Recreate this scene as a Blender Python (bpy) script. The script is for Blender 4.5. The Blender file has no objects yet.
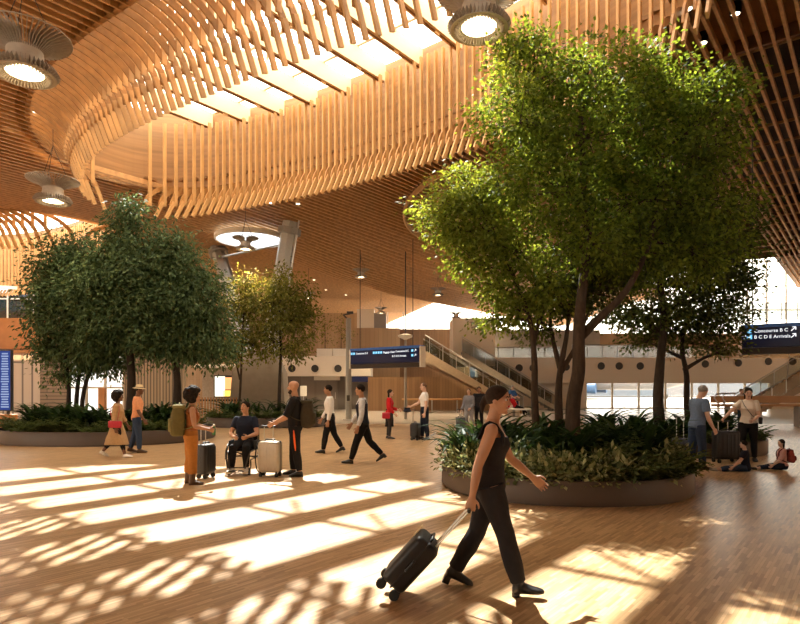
import bpy, bmesh, math, random
import numpy as np
from mathutils import Vector, Matrix, Euler
random.seed(7); rng = np.random.default_rng(7)
PI = math.pi; R = math.radians
C = bpy.context.scene.collection
SC = bpy.context.scene
F, CH, HY = 600.0, 1.72, 387.0            # focal length in px, camera height, horizon row

def A(px, py, Y):                         # point seen at a pixel, at depth Y
    return Vector(((px-400)/F*Y, Y, CH+(HY-py)/F*Y))
def G(px, py):                            # floor point seen at a pixel
    Y = CH*F/(py-HY); return Vector(((px-400)/F*Y, Y, 0))

# ------------------------------------------------------------------ materials
MATS = {}
def nt(name):
    m = bpy.data.materials.new(name); m.use_nodes = True
    n = m.node_tree.nodes; l = m.node_tree.links
    return m, n, l, n['Principled BSDF']
def setin(b, k, v):
    if k in b.inputs: b.inputs[k].default_value = v
def mat(name, col, rough=.6, metal=0, var=.12, scale=14, bump=0, stretch=(1,1,1), spec=.4, emit=None, es=0, coat=0):
    if name in MATS: return MATS[name]
    m, n, l, b = nt(name)
    tc = n.new('ShaderNodeTexCoord'); mp = n.new('ShaderNodeMapping'); no = n.new('ShaderNodeTexNoise')
    mp.inputs['Scale'].default_value = stretch
    no.inputs['Scale'].default_value = scale; no.inputs['Detail'].default_value = 4
    l.new(tc.outputs['Object'], mp.inputs[0]); l.new(mp.outputs[0], no.inputs['Vector'])
    cr = n.new('ShaderNodeValToRGB')
    c0 = [max(0, c*(1-var)) for c in col]; c1 = [min(1, c*(1+var)) for c in col]
    cr.color_ramp.elements[0].position = .3; cr.color_ramp.elements[1].position = .7
    cr.color_ramp.elements[0].color = (*c0, 1); cr.color_ramp.elements[1].color = (*c1, 1)
    l.new(no.outputs['Fac'], cr.inputs[0]); l.new(cr.outputs[0], b.inputs['Base Color'])
    b.inputs['Roughness'].default_value = rough; b.inputs['Metallic'].default_value = metal
    setin(b, 'Specular IOR Level', spec); setin(b, 'Coat Weight', coat)
    if bump:
        bp = n.new('ShaderNodeBump'); bp.inputs['Strength'].default_value = bump; bp.inputs['Distance'].default_value = .01
        l.new(no.outputs['Fac'], bp.inputs['Height']); l.new(bp.outputs[0], b.inputs['Normal'])
    if emit: setin(b, 'Emission Color', (*emit, 1)); setin(b, 'Emission Strength', es)
    MATS[name] = m; return m
def leaf_mat(name, dark, light, trans=.35):
    m, n, l, b = nt(name); n.remove(b)
    out = n['Material Output']
    g = n.new('ShaderNodeNewGeometry'); cr = n.new('ShaderNodeValToRGB')
    cr.color_ramp.elements[0].color = (*dark, 1); cr.color_ramp.elements[1].color = (*light, 1)
    l.new(g.outputs['Random Per Island'], cr.inputs[0])
    d = n.new('ShaderNodeBsdfPrincipled'); d.inputs['Roughness'].default_value = .62; setin(d, 'Specular IOR Level', .16)
    t = n.new('ShaderNodeBsdfTranslucent'); mx = n.new('ShaderNodeMixShader'); mx.inputs[0].default_value = trans
    hs = n.new('ShaderNodeHueSaturation'); hs.inputs['Hue'].default_value = .47; hs.inputs['Value'].default_value = 1.7; hs.inputs['Saturation'].default_value = 1.1
    l.new(cr.outputs[0], d.inputs['Base Color']); l.new(cr.outputs[0], hs.inputs['Color']); l.new(hs.outputs[0], t.inputs[0])
    l.new(d.outputs[0], mx.inputs[1]); l.new(t.outputs[0], mx.inputs[2]); l.new(mx.outputs[0], out.inputs[0])
    MATS[name] = m; return m
def emis(name, col, s):
    if name in MATS: return MATS[name]
    m, n, l, b = nt(name); n.remove(b); e = n.new('ShaderNodeEmission')
    e.inputs[0].default_value = (*col, 1); e.inputs[1].default_value = s; l.new(e.outputs[0], n['Material Output'].inputs[0])
    MATS[name] = m; return m
def glass_mat(name, tint, gl=.08):
    m, n, l, b = nt(name); n.remove(b)
    t = n.new('ShaderNodeBsdfTransparent'); t.inputs[0].default_value = (*tint, 1)
    g = n.new('ShaderNodeBsdfGlossy'); g.inputs['Roughness'].default_value = .05
    mx = n.new('ShaderNodeMixShader'); mx.inputs[0].default_value = gl
    l.new(t.outputs[0], mx.inputs[1]); l.new(g.outputs[0], mx.inputs[2]); l.new(mx.outputs[0], n['Material Output'].inputs[0])
    MATS[name] = m; return m
def floor_mat():
    m, n, l, b = nt('parquet')
    tc = n.new('ShaderNodeTexCoord'); mp = n.new('ShaderNodeMapping'); mp.inputs['Rotation'].default_value = (0, 0, R(FLOOR_ROT))
    l.new(tc.outputs['Object'], mp.inputs[0])
    br = n.new('ShaderNodeTexBrick'); br.inputs['Scale'].default_value = 1
    br.inputs['Brick Width'].default_value = .32; br.inputs['Row Height'].default_value = .029
    br.inputs['Mortar Size'].default_value = .0012; br.offset = .37; br.offset_frequency = 2; br.squash = .8; br.squash_frequency = 3
    br.inputs['Color1'].default_value = (0, 0, 0, 1); br.inputs['Color2'].default_value = (1, 1, 1, 1); br.inputs['Mortar'].default_value = (.1, .1, .1, 1)
    l.new(mp.outputs[0], br.inputs['Vector'])
    no = n.new('ShaderNodeTexNoise'); no.inputs['Scale'].default_value = .5; no.inputs['Detail'].default_value = 3; l.new(mp.outputs[0], no.inputs['Vector'])
    mp2 = n.new('ShaderNodeMapping'); mp2.inputs['Scale'].default_value = (5, 60, 1); l.new(mp.outputs[0], mp2.inputs[0])
    n2 = n.new('ShaderNodeTexNoise'); n2.inputs['Scale'].default_value = 1; n2.inputs['Detail'].default_value = 3; l.new(mp2.outputs[0], n2.inputs['Vector'])
    cr = n.new('ShaderNodeValToRGB'); e = cr.color_ramp.elements
    e[0].position = 0; e[0].color = (.25, .14, .06, 1); e[1].position = 1; e[1].color = (.64, .42, .235, 1)
    k = e.new(.35); k.color = (.43, .26, .125, 1)
    k = e.new(.7); k.color = (.53, .335, .17, 1)
    ad = n.new('ShaderNodeMath'); ad.operation = 'MULTIPLY_ADD'; ad.inputs[1].default_value = .78
    a2 = n.new('ShaderNodeMath'); a2.operation = 'MULTIPLY_ADD'; a2.inputs[1].default_value = .45
    a3 = n.new('ShaderNodeMath'); a3.operation = 'MULTIPLY_ADD'; a3.inputs[1].default_value = .35; a3.inputs[2].default_value = -.25
    bw = n.new('ShaderNodeRGBToBW'); l.new(br.outputs['Color'], bw.inputs[0])
    l.new(no.outputs['Fac'], a3.inputs[0]); l.new(n2.outputs['Fac'], a2.inputs[0]); l.new(a3.outputs[0], a2.inputs[2])
    l.new(bw.outputs[0], ad.inputs[0]); l.new(a2.outputs[0], ad.inputs[2])
    l.new(ad.outputs[0], cr.inputs[0]); l.new(cr.outputs[0], b.inputs['Base Color'])
    b.inputs['Roughness'].default_value = .34; setin(b, 'Specular IOR Level', .38)
    MATS['parquet'] = m; return m
def plank_mat(name, c0, c1, axis_rot=(0, 0, 0), w=3.0, h=.14, rough=.5, gap=.006):
    m, n, l, b = nt(name)
    tc = n.new('ShaderNodeTexCoord'); mp = n.new('ShaderNodeMapping'); mp.inputs['Rotation'].default_value = axis_rot
    l.new(tc.outputs['Object'], mp.inputs[0])
    br = n.new('ShaderNodeTexBrick'); br.inputs['Scale'].default_value = 1
    br.inputs['Brick Width'].default_value = w; br.inputs['Row Height'].default_value = h; br.inputs['Mortar Size'].default_value = gap
    br.inputs['Color1'].default_value = (*c0, 1); br.inputs['Color2'].default_value = (*c1, 1)
    br.inputs['Mortar'].default_value = tuple(c*.3 for c in c0)+(1,)
    l.new(mp.outputs[0], br.inputs['Vector']); l.new(br.outputs['Color'], b.inputs['Base Color'])
    b.inputs['Roughness'].default_value = rough
    MATS[name] = m; return m

# ------------------------------------------------------------------ mesh helpers
class MB:
    def __init__(s): s.v = []; s.f = []
    def add(s, vs, fs):
        o = len(s.v); s.v.extend([tuple(x) for x in vs]); s.f.extend([tuple(o+i for i in f) for f in fs]); return s
    def box(s, c, size, rz=0, M=None):
        x, y, z = (k/2 for k in size); vs = [Vector((a*x, b*y, d*z)) for a in (-1, 1) for b in (-1, 1) for d in (-1, 1)]
        M = M if M is not None else Matrix.Rotation(rz, 3, 'Z'); c = Vector(c)
        return s.add([M@v+c for v in vs], [(0,1,3,2),(4,6,7,5),(0,4,5,1),(2,3,7,6),(0,2,6,4),(1,5,7,3)])
    def rbox(s, c, size, r=.02, seg=3, M=None):
        bm = bmesh.new(); bmesh.ops.create_cube(bm, size=1)
        for v in bm.verts: v.co = Vector((v.co.x*size[0], v.co.y*size[1], v.co.z*size[2]))
        bmesh.ops.bevel(bm, geom=bm.edges[:], offset=r, segments=seg, affect='EDGES', profile=.5)
        M = M if M is not None else Matrix.Identity(3); c = Vector(c)
        bm.verts.index_update(); s.add([M@v.co+c for v in bm.verts], [[v.index for v in f.verts] for f in bm.faces]); bm.free(); return s
    def tube(s, path, rad, n=10, cap=True, closed=False):
        P = [Vector(p) for p in path]; k = len(P)
        if isinstance(rad, tuple) or not hasattr(rad, '__len__'): rad = [rad]*k
        rings = []; up = None
        for i in range(k):
            if closed: t = P[(i+1) % k]-P[i-1]
            else: t = P[min(i+1, k-1)]-P[max(i-1, 0)]
            t = t.normalized() if t.length > 1e-9 else Vector((0, 0, 1))
            if up is None:
                up = Vector((0, 0, 1)) if abs(t.z) < .9 else Vector((0, 1, 0))
            up = (up-t*up.dot(t)); up = up.normalized() if up.length > 1e-6 else t.orthogonal().normalized()
            side = t.cross(up)
            r = rad[i]; ra, rb = r if hasattr(r, '__len__') else (r, r)
            rings.append([P[i]+side*(math.cos(2*PI*j/n)*ra)+up*(math.sin(2*PI*j/n)*rb) for j in range(n)])
        return s.rings(rings, cap, closed)
    def rings(s, rings, cap=True, closed=False):
        n = len(rings[0]); k = len(rings); vs = [p for r in rings for p in r]; fs = []
        for i in range(k if closed else k-1):
            a, b = i*n, ((i+1) % k)*n
            for j in range(n): fs.append((a+j, a+(j+1) % n, b+(j+1) % n, b+j))
        if cap and not closed: fs.append(tuple(range(n))[::-1]); fs.append(tuple((k-1)*n+j for j in range(n)))
        return s.add(vs, fs)
    def lathe(s, prof, c=(0, 0, 0), n=24, cap=True, M=None):
        c = Vector(c); M = M or Matrix.Identity(3)
        return s.rings([[M@Vector((r*math.cos(2*PI*j/n), r*math.sin(2*PI*j/n), z))+c for j in range(n)] for r, z in prof], cap)
    def ell(s, c, r, M=None, nu=14, nv=9):
        M = M or Matrix.Identity(3); c = Vector(c); rings = []
        for i in range(nv):
            a = -PI/2+PI*(i+.5)/nv*.999
            rings.append([M@Vector((r[0]*math.cos(a)*math.cos(2*PI*j/nu), r[1]*math.cos(a)*math.sin(2*PI*j/nu), r[2]*math.sin(a)))+c for j in range(nu)])
        return s.rings(rings)
    def quad(s, *p): return s.add(p, [tuple(range(len(p)))])
    def prism(s, poly, z0, z1):
        n = len(poly); vs = [(x, y, z0) for x, y in poly]+[(x, y, z1) for x, y in poly]
        fs = [(i, (i+1) % n, n+(i+1) % n, n+i) for i in range(n)]+[tuple(range(n))[::-1], tuple(range(n, 2*n))]
        return s.add(vs, fs)
    def mesh(s, name):
        me = bpy.data.meshes.new(name); me.from_pydata(s.v, [], s.f); me.update(); return me
    def build(s, name, m, parent=None, smooth=False, loc=None, fix=True):
        me = s.mesh(name)
        if fix:
            bm = bmesh.new(); bm.from_mesh(me); bmesh.ops.recalc_face_normals(bm, faces=bm.faces[:]); bm.to_mesh(me); bm.free()
        return link(me, name, m, parent, smooth, loc)
def link(me, name, m, parent=None, smooth=False, loc=None):
    o = bpy.data.objects.new(name, me); C.objects.link(o)
    if m: me.materials.append(m)
    if smooth:
        me.polygons.foreach_set('use_smooth', [True]*len(me.polygons))
        try: me.set_sharp_from_angle(angle=R(45))
        except Exception: pass
    if parent: o.parent = parent
    if loc is not None: o.location = loc
    return o
TMP = bpy.data.scenes.new('workbench')
def evaluated(o):
    TMP.collection.objects.link(o); 
    with bpy.context.temp_override(scene=TMP, view_layer=TMP.view_layers[0]): dg = bpy.context.evaluated_depsgraph_get()
    dg.update(); me = bpy.data.meshes.new_from_object(o.evaluated_get(dg)); TMP.collection.objects.unlink(o); bpy.data.objects.remove(o); return me
def fused(mb, name, m, parent, voxel, it=4, fac=.5, noise=0, nscale=.05):
    me = mb.mesh(name); o = bpy.data.objects.new(name, me)
    md = o.modifiers.new('r', 'REMESH'); md.mode = 'VOXEL'; md.voxel_size = voxel; md.adaptivity = 0
    if it: sm_ = o.modifiers.new('s', 'SMOOTH'); sm_.iterations = it; sm_.factor = fac
    new = evaluated(o); bpy.data.meshes.remove(me)
    new.name = name; new.materials.clear()
    if noise:
        nv = len(new.vertices); P = np.empty(nv*3, np.float32); new.vertices.foreach_get('co', P); P = P.reshape(-1, 3)
        N = np.empty(nv*3, np.float32); new.vertices.foreach_get('normal', N); N = N.reshape(-1, 3); d = np.zeros(nv)
        for q in range(7):
            w_ = rng.normal(size=3); w_ *= 1/(nscale*np.linalg.norm(w_))*(1+.5*rng.random()); d += np.sin(P@w_*2+rng.random()*6.3)
        P += N*(d*noise*.28)[:, None]; new.vertices.foreach_set('co', P.ravel()); new.update()
    o = link(new, name, m, parent); new.polygons.foreach_set('use_smooth', [True]*len(new.polygons)); return o
def raw(name, V, Fq, m, parent=None, k=4):       # numpy verts, faces of k corners
    me = bpy.data.meshes.new(name); nv, nf = len(V), len(Fq)
    me.vertices.add(nv); me.vertices.foreach_set('co', np.ascontiguousarray(V, dtype=np.float32).ravel())
    me.loops.add(nf*k); me.loops.foreach_set('vertex_index', np.ascontiguousarray(Fq, dtype=np.int32).ravel())
    me.polygons.add(nf); me.polygons.foreach_set('loop_start', np.arange(0, nf*k, k, dtype=np.int32))
    me.update(calc_edges=True); me.validate(); return link(me, name, m, parent)
def tag(o, label=None, cat=None, group=None, kind=None):
    if label: o['label'] = label
    if cat: o['category'] = cat
    if group: o['group'] = group
    if kind: o['kind'] = kind
    return o
def thing(name, label, cat, loc=(0, 0, 0), rz=0, group=None):
    o = bpy.data.objects.new(name, None); C.objects.link(o); o.location = loc; o.rotation_euler = (0, 0, rz); o.empty_display_size = .1
    return tag(o, label, cat, group)
def struct(name, mb, m, smooth=False): return tag(mb.build(name, m, None, smooth), kind='structure')
def dup(root, loc, rz=0, label=None, scale=None):
    r = root.copy(); C.objects.link(r); r.location = loc; r.rotation_euler = (0, 0, rz)
    if scale: r.scale = (scale,)*3 if not hasattr(scale, '__len__') else scale
    if label: r['label'] = label
    for ch in list(root.children):
        c = ch.copy(); C.objects.link(c); c.parent = r
        for g in list(ch.children):
            d = g.copy(); C.objects.link(d); d.parent = c
    return r
def text_mesh(txt, size, depth=.004):
    cu = bpy.data.curves.new('t', 'FONT'); cu.body = txt; cu.size = size; cu.extrude = depth
    return evaluated(bpy.data.objects.new('t', cu))
FLOOR_ROT = -51.7
# ------------------------------------------------------------------ palette
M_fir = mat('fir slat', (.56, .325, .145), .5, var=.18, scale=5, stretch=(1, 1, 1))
M_arc_shade = mat('fir curved slat shade tone', (.39, .20, .068), .5, var=.2, scale=4)  # same fir as the flat slats, darkened to put shade into the lip
M_firpale = mat('pale glulam', (.76, .57, .36), .5, var=.06, scale=6, stretch=(1, 1, 8))
M_batten = mat('fir batten', (.55, .325, .135), .5, var=.14, scale=3, stretch=(1, 1, .6))
M_deck = mat('fir plywood', (.30, .16, .066), .6, var=.2, scale=2)
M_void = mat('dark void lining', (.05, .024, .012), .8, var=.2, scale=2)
M_white = mat('white paint', (.78, .72, .62), .6, var=.03)
M_steel = mat('brushed steel', (.50, .48, .45), .35, .9, var=.06, scale=30)
M_greypaint = mat('grey painted steel', (.30, .28, .25), .5, .2, var=.06)
M_dark = mat('dark bronze', (.05, .042, .036), .5, .3, var=.1)
M_black = mat('black plastic', (.012, .012, .013), .4, var=.2)
M_rubber = mat('rubber', (.018, .018, .018), .8, var=.2)
M_chrome = mat('chrome', (.7, .7, .7), .15, 1, var=.02)
M_lamp = emis('lamp glow', (1, .78, .45), 9)
M_glass = glass_mat('clear glazing', (.96, .97, .97))
M_rail = glass_mat('rail glass', (.70, .72, .70), .04)
# ------------------------------------------------------------------ camera, sun, sky
cam = bpy.data.cameras.new('camera'); co = bpy.data.objects.new('camera', cam); C.objects.link(co)
co.location = (0, 0, CH); co.rotation_euler = (PI/2, 0, 0); cam.lens = 36*F/800; cam.sensor_width = 36; cam.shift_y = (HY-312)/800; cam.clip_end = 400
SC.camera = co
SUN_AZ = Vector((.25, -.97, 0)).normalized(); SUN_L = .9      # ground shift per metre of height
sd = Vector((SUN_AZ.x*SUN_L, SUN_AZ.y*SUN_L, -1)).normalized()
sl = bpy.data.lights.new('sun', 'SUN'); sl.energy = 18; sl.angle = R(.6); sl.color = (1, .97, .90)
so = bpy.data.objects.new('sun', sl); C.objects.link(so); so.rotation_euler = sd.to_track_quat('-Z', 'Y').to_euler(); so.location = (0, 0, 30)
w = bpy.data.worlds.new('sky'); SC.world = w; w.use_nodes = True
bg = w.node_tree.nodes['Background']; bg.inputs[0].default_value = (1, .905, .76, 1); bg.inputs[1].default_value = 5.2
SC.view_settings.view_transform = 'Standard'; SC.view_settings.look = 'None'; SC.view_settings.gamma = 1; SC.view_settings.exposure = 0.58
SC.cycles.use_denoising = True; SC.cycles.max_bounces = 7; SC.cycles.diffuse_bounces = 4; SC.cycles.transparent_max_bounces = 12
SC.cycles.transmission_bounces = 4; SC.cycles.caustics_reflective = False; SC.cycles.caustics_refractive = False; SC.cycles.sample_clamp_indirect = 6
# ------------------------------------------------------------------ roof: slats run along D, openings are rounded ovals in (u,s)
TH = math.atan2(.62, .785); DD = Vector((math.sin(TH), math.cos(TH), 0)); NN = Vector((math.cos(TH), -math.sin(TH), 0))
def W(u, s, z): return DD*u+NN*s+Vector((0, 0, z))
def US(p): return p.x*DD.x+p.y*DD.y, p.x*NN.x+p.y*NN.y
def sm(a, b, x):
    t = max(0, min(1, (x-a)/(b-a))); return t*t*(3-2*t)
Z0 = 10.0
SB = -26.2
def zc(s, u=0):
    if s < SB: return 9.6
    a = sm(-17.5, SB, s); return Z0-.4*a-1.5*a*sm(15, 32, u)
class Oval:
    def __init__(o, uc, sc, a, b, p, bn=None, tilt=0): o.uc, o.sc, o.a, o.b, o.p = uc, sc, a, b, p; o.bn = bn or b; o.tilt = tilt
    def half(o, s, grow=0, near=False):
        d = abs(s-o.sc)/(o.a+grow)
        if d >= 1: return 0
        e = (1-d**o.p)**(1/o.p)
        return ((o.bn-o.tilt*(s-o.sc) if near else o.b)+grow)*e
    def near(o, s, g=0): return o.uc-o.half(s, g, True)
    def far(o, s, g=0): return o.uc+o.half(s, g)
    def rim(o, grow, n=72, gn=None):
        gn = grow if gn is None else gn
        out = []
        for i in range(n):
            t = 2*PI*i/n; c, q = math.cos(t), math.sin(t); e = 2/o.p
            s = o.sc+(o.a+grow)*math.copysign(abs(c)**e, c)
            B = (o.b+grow) if q > 0 else (o.bn-o.tilt*(s-o.sc)+gn)
            out.append((o.uc+B*math.copysign(abs(q)**e, q), s))
        return out
O1 = Oval(11.4, -12.4, 10.2, 3.9, 2.25, 3.5, .08)      # glazed skylight
O2 = Oval(13.0, -40.4, 10.6, 4.4, 2.25)      # next skylight beyond
O3 = Oval(31.0, 0.0, 19.8, 14.0, 2.6)        # dark slatted recess
STEP = .285; TZ = 12.75
def strip(mb, path, s, d, t, outward=1):
    """slat: its visible lower edge follows path (u,z), d deep, t thick"""
    n = len(path); A_, B_ = [], []
    for i in range(n):
        a, b = path[max(i-1, 0)], path[min(i+1, n-1)]
        tu, tz = b[0]-a[0], b[1]-a[1]; L = math.hypot(tu, tz) or 1
        nu, nz = -tz/L, tu/L
        if outward < 0: nu, nz = -nu, -nz
        A_.append(path[i]); B_.append((path[i][0]+nu*d, path[i][1]+nz*d))
    rings = [[W(A_[i][0], s-t/2, A_[i][1]), W(A_[i][0], s+t/2, A_[i][1]), W(B_[i][0], s+t/2, B_[i][1]), W(B_[i][0], s-t/2, B_[i][1])] for i in range(n)]
    mb.rings(rings)
slats = MB(); arcs = MB(); tails = MB(); verts_ = MB(); lattice = MB()
def uend(s):
    if s < SB: return 47+(-33.5-s)*.76
    if s < -15: return 60
    if s < -5: return 33
    return 62
def arcpath(u0, ue, sg, z):
    """from u0 along the ceiling to a waterfall lip at ue; sg=+1 lip on the far end, -1 mirrored"""
    r, h = 1.55, .95
    L = abs(ue-u0); r = min(r, L)
    P = [(u0, z)]
    for k in range(0, 11):
        t = PI/2*k/10; P.append((ue-sg*r+sg*r*math.sin(t), z-h+h*math.cos(t)))
    return P
i0 = int(-62/STEP)
for i in range(i0, int(42/STEP)):
    s = i*STEP+.11; z = zc(s); us, ue = -24.0, uend(s)
    cuts = [(us, ue)]
    for O in (O1, O2):
        h = O.half(s)
        if h > 0 and (O is O1) == (s > SB):
            uN, uF = O.near(s), O.far(s)
            pn = arcpath(us, uN, 1, z); pf = arcpath(ue, uF, -1, z)
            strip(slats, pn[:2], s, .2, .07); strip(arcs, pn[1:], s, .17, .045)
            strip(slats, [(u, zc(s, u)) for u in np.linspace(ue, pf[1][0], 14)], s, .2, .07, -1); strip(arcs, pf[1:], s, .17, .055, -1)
            o = .056
            if h > .9:
                strip(tails, [(uN-.06, z-.72), (uN+.26, z-1.5)], s+o, .14, .055)
                strip(tails, [(uF+.06, z-.78), (uF-.30, z-1.5)], s+o, .14, .055, -1)
                verts_.box(W(uF+.10, s, (z-.9+TZ-.55)/2), (.062, .13, TZ-.55-z+.9), rz=-TH)
                verts_.box(W(uN-.10, s, (z-.6+TZ-.55)/2), (.062, .13, TZ-.55-z+.6), rz=-TH)
            cuts = []
    for a, b in cuts:
        strip(slats if not (O3.half(s) > 0) else lattice, [(u, zc(s, u)) for u in np.linspace(a, b, 16)], s, .2 if not O3.half(s) else .16, .07)
def xbars():
    for u in np.arange(17.4, 60, 1.75):
        s0, s1 = -19, 22
        h = None
        pts = [s for s in np.arange(-20, 22, .5) if (O3.half(s) > 0 and abs(u-O3.uc) < O3.half(s)+1) or (s > -5)]
        if pts: lattice.box(W(u, (pts[0]+pts[-1])/2, zc(0)+.2), (pts[-1]-pts[0], .07, .07), rz=-TH)
xbars()
tag(slats.build('ceiling', M_fir, fix=False), kind='structure')
tag(lattice.build('ceiling_2', M_fir, fix=False), kind='structure')
tag(arcs.build('trim_1', M_arc_shade, fix=False), kind='structure')
tag(tails.build('trim_2', M_batten, fix=False), kind='structure')
tag(verts_.build('trim_3', M_batten, fix=False), kind='structure')
# plywood deck above the slats, shafts round the openings
deck = MB(); st = .4
for i in range(int(-62/st), int(42/st)):
    s = i*st; m = s+st/2; us, ue = -24.0, uend(m)+.2; segs = [(us, ue)]
    for O, g, gn in ((O1, .62, 1.2), (O2, .62, .62), (O3, 0, 0)):
        if O in (O1, O2) and ((O is O1) != (m > SB)): continue
        h = O.half(m, g)
        if h > 0:
            new = []
            for a, b in segs:
                lo, hi = O.near(m, gn), O.far(m, g)
                if hi <= a or lo >= b: new.append((a, b)); continue
                if lo > a: new.append((a, lo))
                if hi < b: new.append((hi, b))
            segs = new
    for a, b in segs:
        q = np.linspace(a, b, max(2, int((b-a)/3)+1)); rr = []
        for u in q:
            za = zc(m, u)+.34; rr.append([W(u, s, za), W(u, s+st, za), W(u, s+st, za+.1), W(u, s, za+.1)])
        deck.rings(rr)
tag(deck.build('ceiling_3', M_deck, fix=False), kind='structure')
M_plank = plank_mat('fir shaft planks', (.52, .27, .10), (.42, .205, .075), (PI/2, 0, 0), w=2.4, h=.22)
def shaft(O, grow, zb, zt, m, name, n=90, gn=None):
    gn = grow if gn is None else gn
    mb = MB(); r = O.rim(grow, n, gn); zt_ = zt
    # planks in a cylindrical layout: quads round the rim, thick
    r2 = O.rim(grow+.12, n, gn+.12)
    for i in range(n):
        j = (i+1) % n
        a, b, c, d = r[i], r[j], r2[j], r2[i]; za, zb2 = (zc(a[1], a[0])+zb, zc(b[1], b[0])+zb) if zb < 1 else (zb, zb)
        mb.add([W(a[0], a[1], za), W(b[0], b[1], zb2), W(b[0], b[1], zt), W(a[0], a[1], zt), W(d[0], d[1], za), W(c[0], c[1], zb2), W(c[0], c[1], zt), W(d[0], d[1], zt)],
               [(0, 1, 2, 3), (4, 7, 6, 5), (0, 4, 5, 1), (3, 2, 6, 7)])
    return struct(name, mb, m)
M_shaft = mat('fir shaft boards', (.33, .175, .07), .55, var=.22, scale=1.2, stretch=(.3, .3, 6))
shaft(O1, .66, .03, TZ+.1, M_shaft, 'wall_skylight', gn=1.25)
shaft(O2, .66, .03, TZ, M_shaft, 'wall_skylight_2')
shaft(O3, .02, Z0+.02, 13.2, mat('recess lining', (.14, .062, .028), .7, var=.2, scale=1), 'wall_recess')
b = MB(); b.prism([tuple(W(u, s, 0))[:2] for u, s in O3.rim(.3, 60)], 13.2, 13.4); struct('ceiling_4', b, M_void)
# rim board round the recess
rb = MB(); r1, r2 = O3.rim(0, 120), O3.rim(.06, 120)
for i in range(120):
    j = (i+1) % 120
    if r1[i][1] > -13: continue
    a, b_, c, d = r1[i], r1[j], r2[j], r2[i]
    rb.add([W(*a, Z0-.22), W(*b_, Z0-.22), W(*b_, Z0+.35), W(*a, Z0+.35), W(*d, Z0-.22), W(*c, Z0-.22), W(*c, Z0+.35), W(*d, Z0+.35)], [(0, 1, 2, 3), (4, 7, 6, 5), (0, 4, 5, 1), (3, 2, 6, 7)])
struct('trim_4', rb, M_batten)
# far lattice void of the high-s wing and an unseen roof added over the notch to keep sun out
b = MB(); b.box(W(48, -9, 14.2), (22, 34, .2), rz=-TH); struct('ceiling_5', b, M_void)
# beams and glazing of the first skylight
k = 0
BEAM_S = [-21.0+1.56*j for j in range(13)]
bm_proto = None
for s in BEAM_S:
    h = O1.half(s, .5)
    if h < .8: continue
    uA, uB = O1.near(s, 1.15), O1.far(s, .5); L = uB-uA; mb = MB()
    M = Matrix.Rotation(-TH, 3, 'Z')
    mb.box((0, 0, 0), (.21, L, .6), M=M); o = mb.build('roof_beam', M_firpale, None)
    o.location = W((uA+uB)/2, s, TZ-.3)
    g = MB(); g.box((0, 0, -.315), (.045, L-.1, .03), M=M); g.build('groove_strip', mat('groove brown', (.20, .09, .035), .6), o)
    g = MB()
    for q in (-.3, .05, .36): g.box(tuple(DD*(L*q)+Vector((0, 0, -.33))), (.05, .22, .06), M=M)
    g.build('spacer_block', M_firpale, o)
    tag(o, 'pale laminated timber beam spanning the bright oval skylight overhead', 'beam', 'laminated beams across the skylight')
gl = MB(); gl.prism([tuple(W(u, s, 0))[:2] for u, s in O1.rim(.7, 60, 1.3)], TZ+.1, TZ+.12); struct('window_1', gl, M_glass)
gl = MB(); gl.prism([tuple(W(u, s, 0))[:2] for u, s in O2.rim(.7, 60)], TZ, TZ+.02); struct('window_2', gl, M_glass)
mu = MB()
for u in np.arange(O1.uc-5, O1.uc+5, 2.0):
    good = [q for q in np.arange(-24, 0, .1) if O1.near(q, 1.5) < u < O1.far(q, .6) and O1.half(q, .6) > 0]
    if good: mu.box(W(u, (good[0]+good[-1])/2, TZ+.06), (good[-1]-good[0], .11, .1), rz=-TH)
for s in BEAM_S:  # diagonal bars added to throw steep shadow lines on the floor
    for u in (O1.uc-3.6, O1.uc-1.2, O1.uc+1.2):
        a, b_ = W(u+.55, s+.2, TZ+.06), W(u-.35, s+1.36, TZ+.06)
        if O1.half(s+.8) > 2: mu.tube([a, b_], .05, 6)
struct('trim_5', mu, M_white)
# ------------------------------------------------------------------ floor
b = MB(); b.box((0, 4, -.05), (90, 48, .1)); floor_mat(); struct('floor', b, MATS['parquet'])
M_terr = mat('terrazzo', (.42, .36, .30), .25, var=.12, scale=40)
b = MB(); b.box((0, 65, -.05), (140, 74, .1)); struct('floor_2', b, M_terr)
# ------------------------------------------------------------------ far walls and mezzanines
M_wallwood = plank_mat('brown wall boards', (.17, .085, .034), (.22, .115, .05), (PI/2, 0, PI/2), w=5, h=.22)
M_lightwood = plank_mat('light wood wall', (.42, .27, .14), (.36, .22, .11), (PI/2, 0, PI/2), w=5, h=.35)
M_greywall = plank_mat('taupe wall panels', (.20, .165, .13), (.17, .14, .11), (PI/2, 0, PI/2), w=5, h=1.1)
M_cream = mat('cream plaster', (.76, .66, .53), .7, var=.03)
M_concrete = mat('taupe concrete', (.30, .25, .20), .8, var=.08, scale=3)
def wall(name, x0, x1, Y, z0, z1, m, t=.3):
    b = MB(); b.box(((x0+x1)/2, Y+t/2, (z0+z1)/2), (x1-x0, t, z1-z0)); return struct(name, b, m)
def wpx(name, px0, px1, y0, y1, Y, m, t=.3, z0=None):
    a, c = A(px0, y0, Y), A(px1, y1, Y); return wall(name, a.x, c.x, Y, c.z if z0 is None else z0, a.z, m, t)
wall('wall_back', -75, -4, 64, 0, 9.8, M_lightwood)
wpx('wall_back_2', 362, 470, 329, 416, 63, M_lightwood, z0=0)
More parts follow.
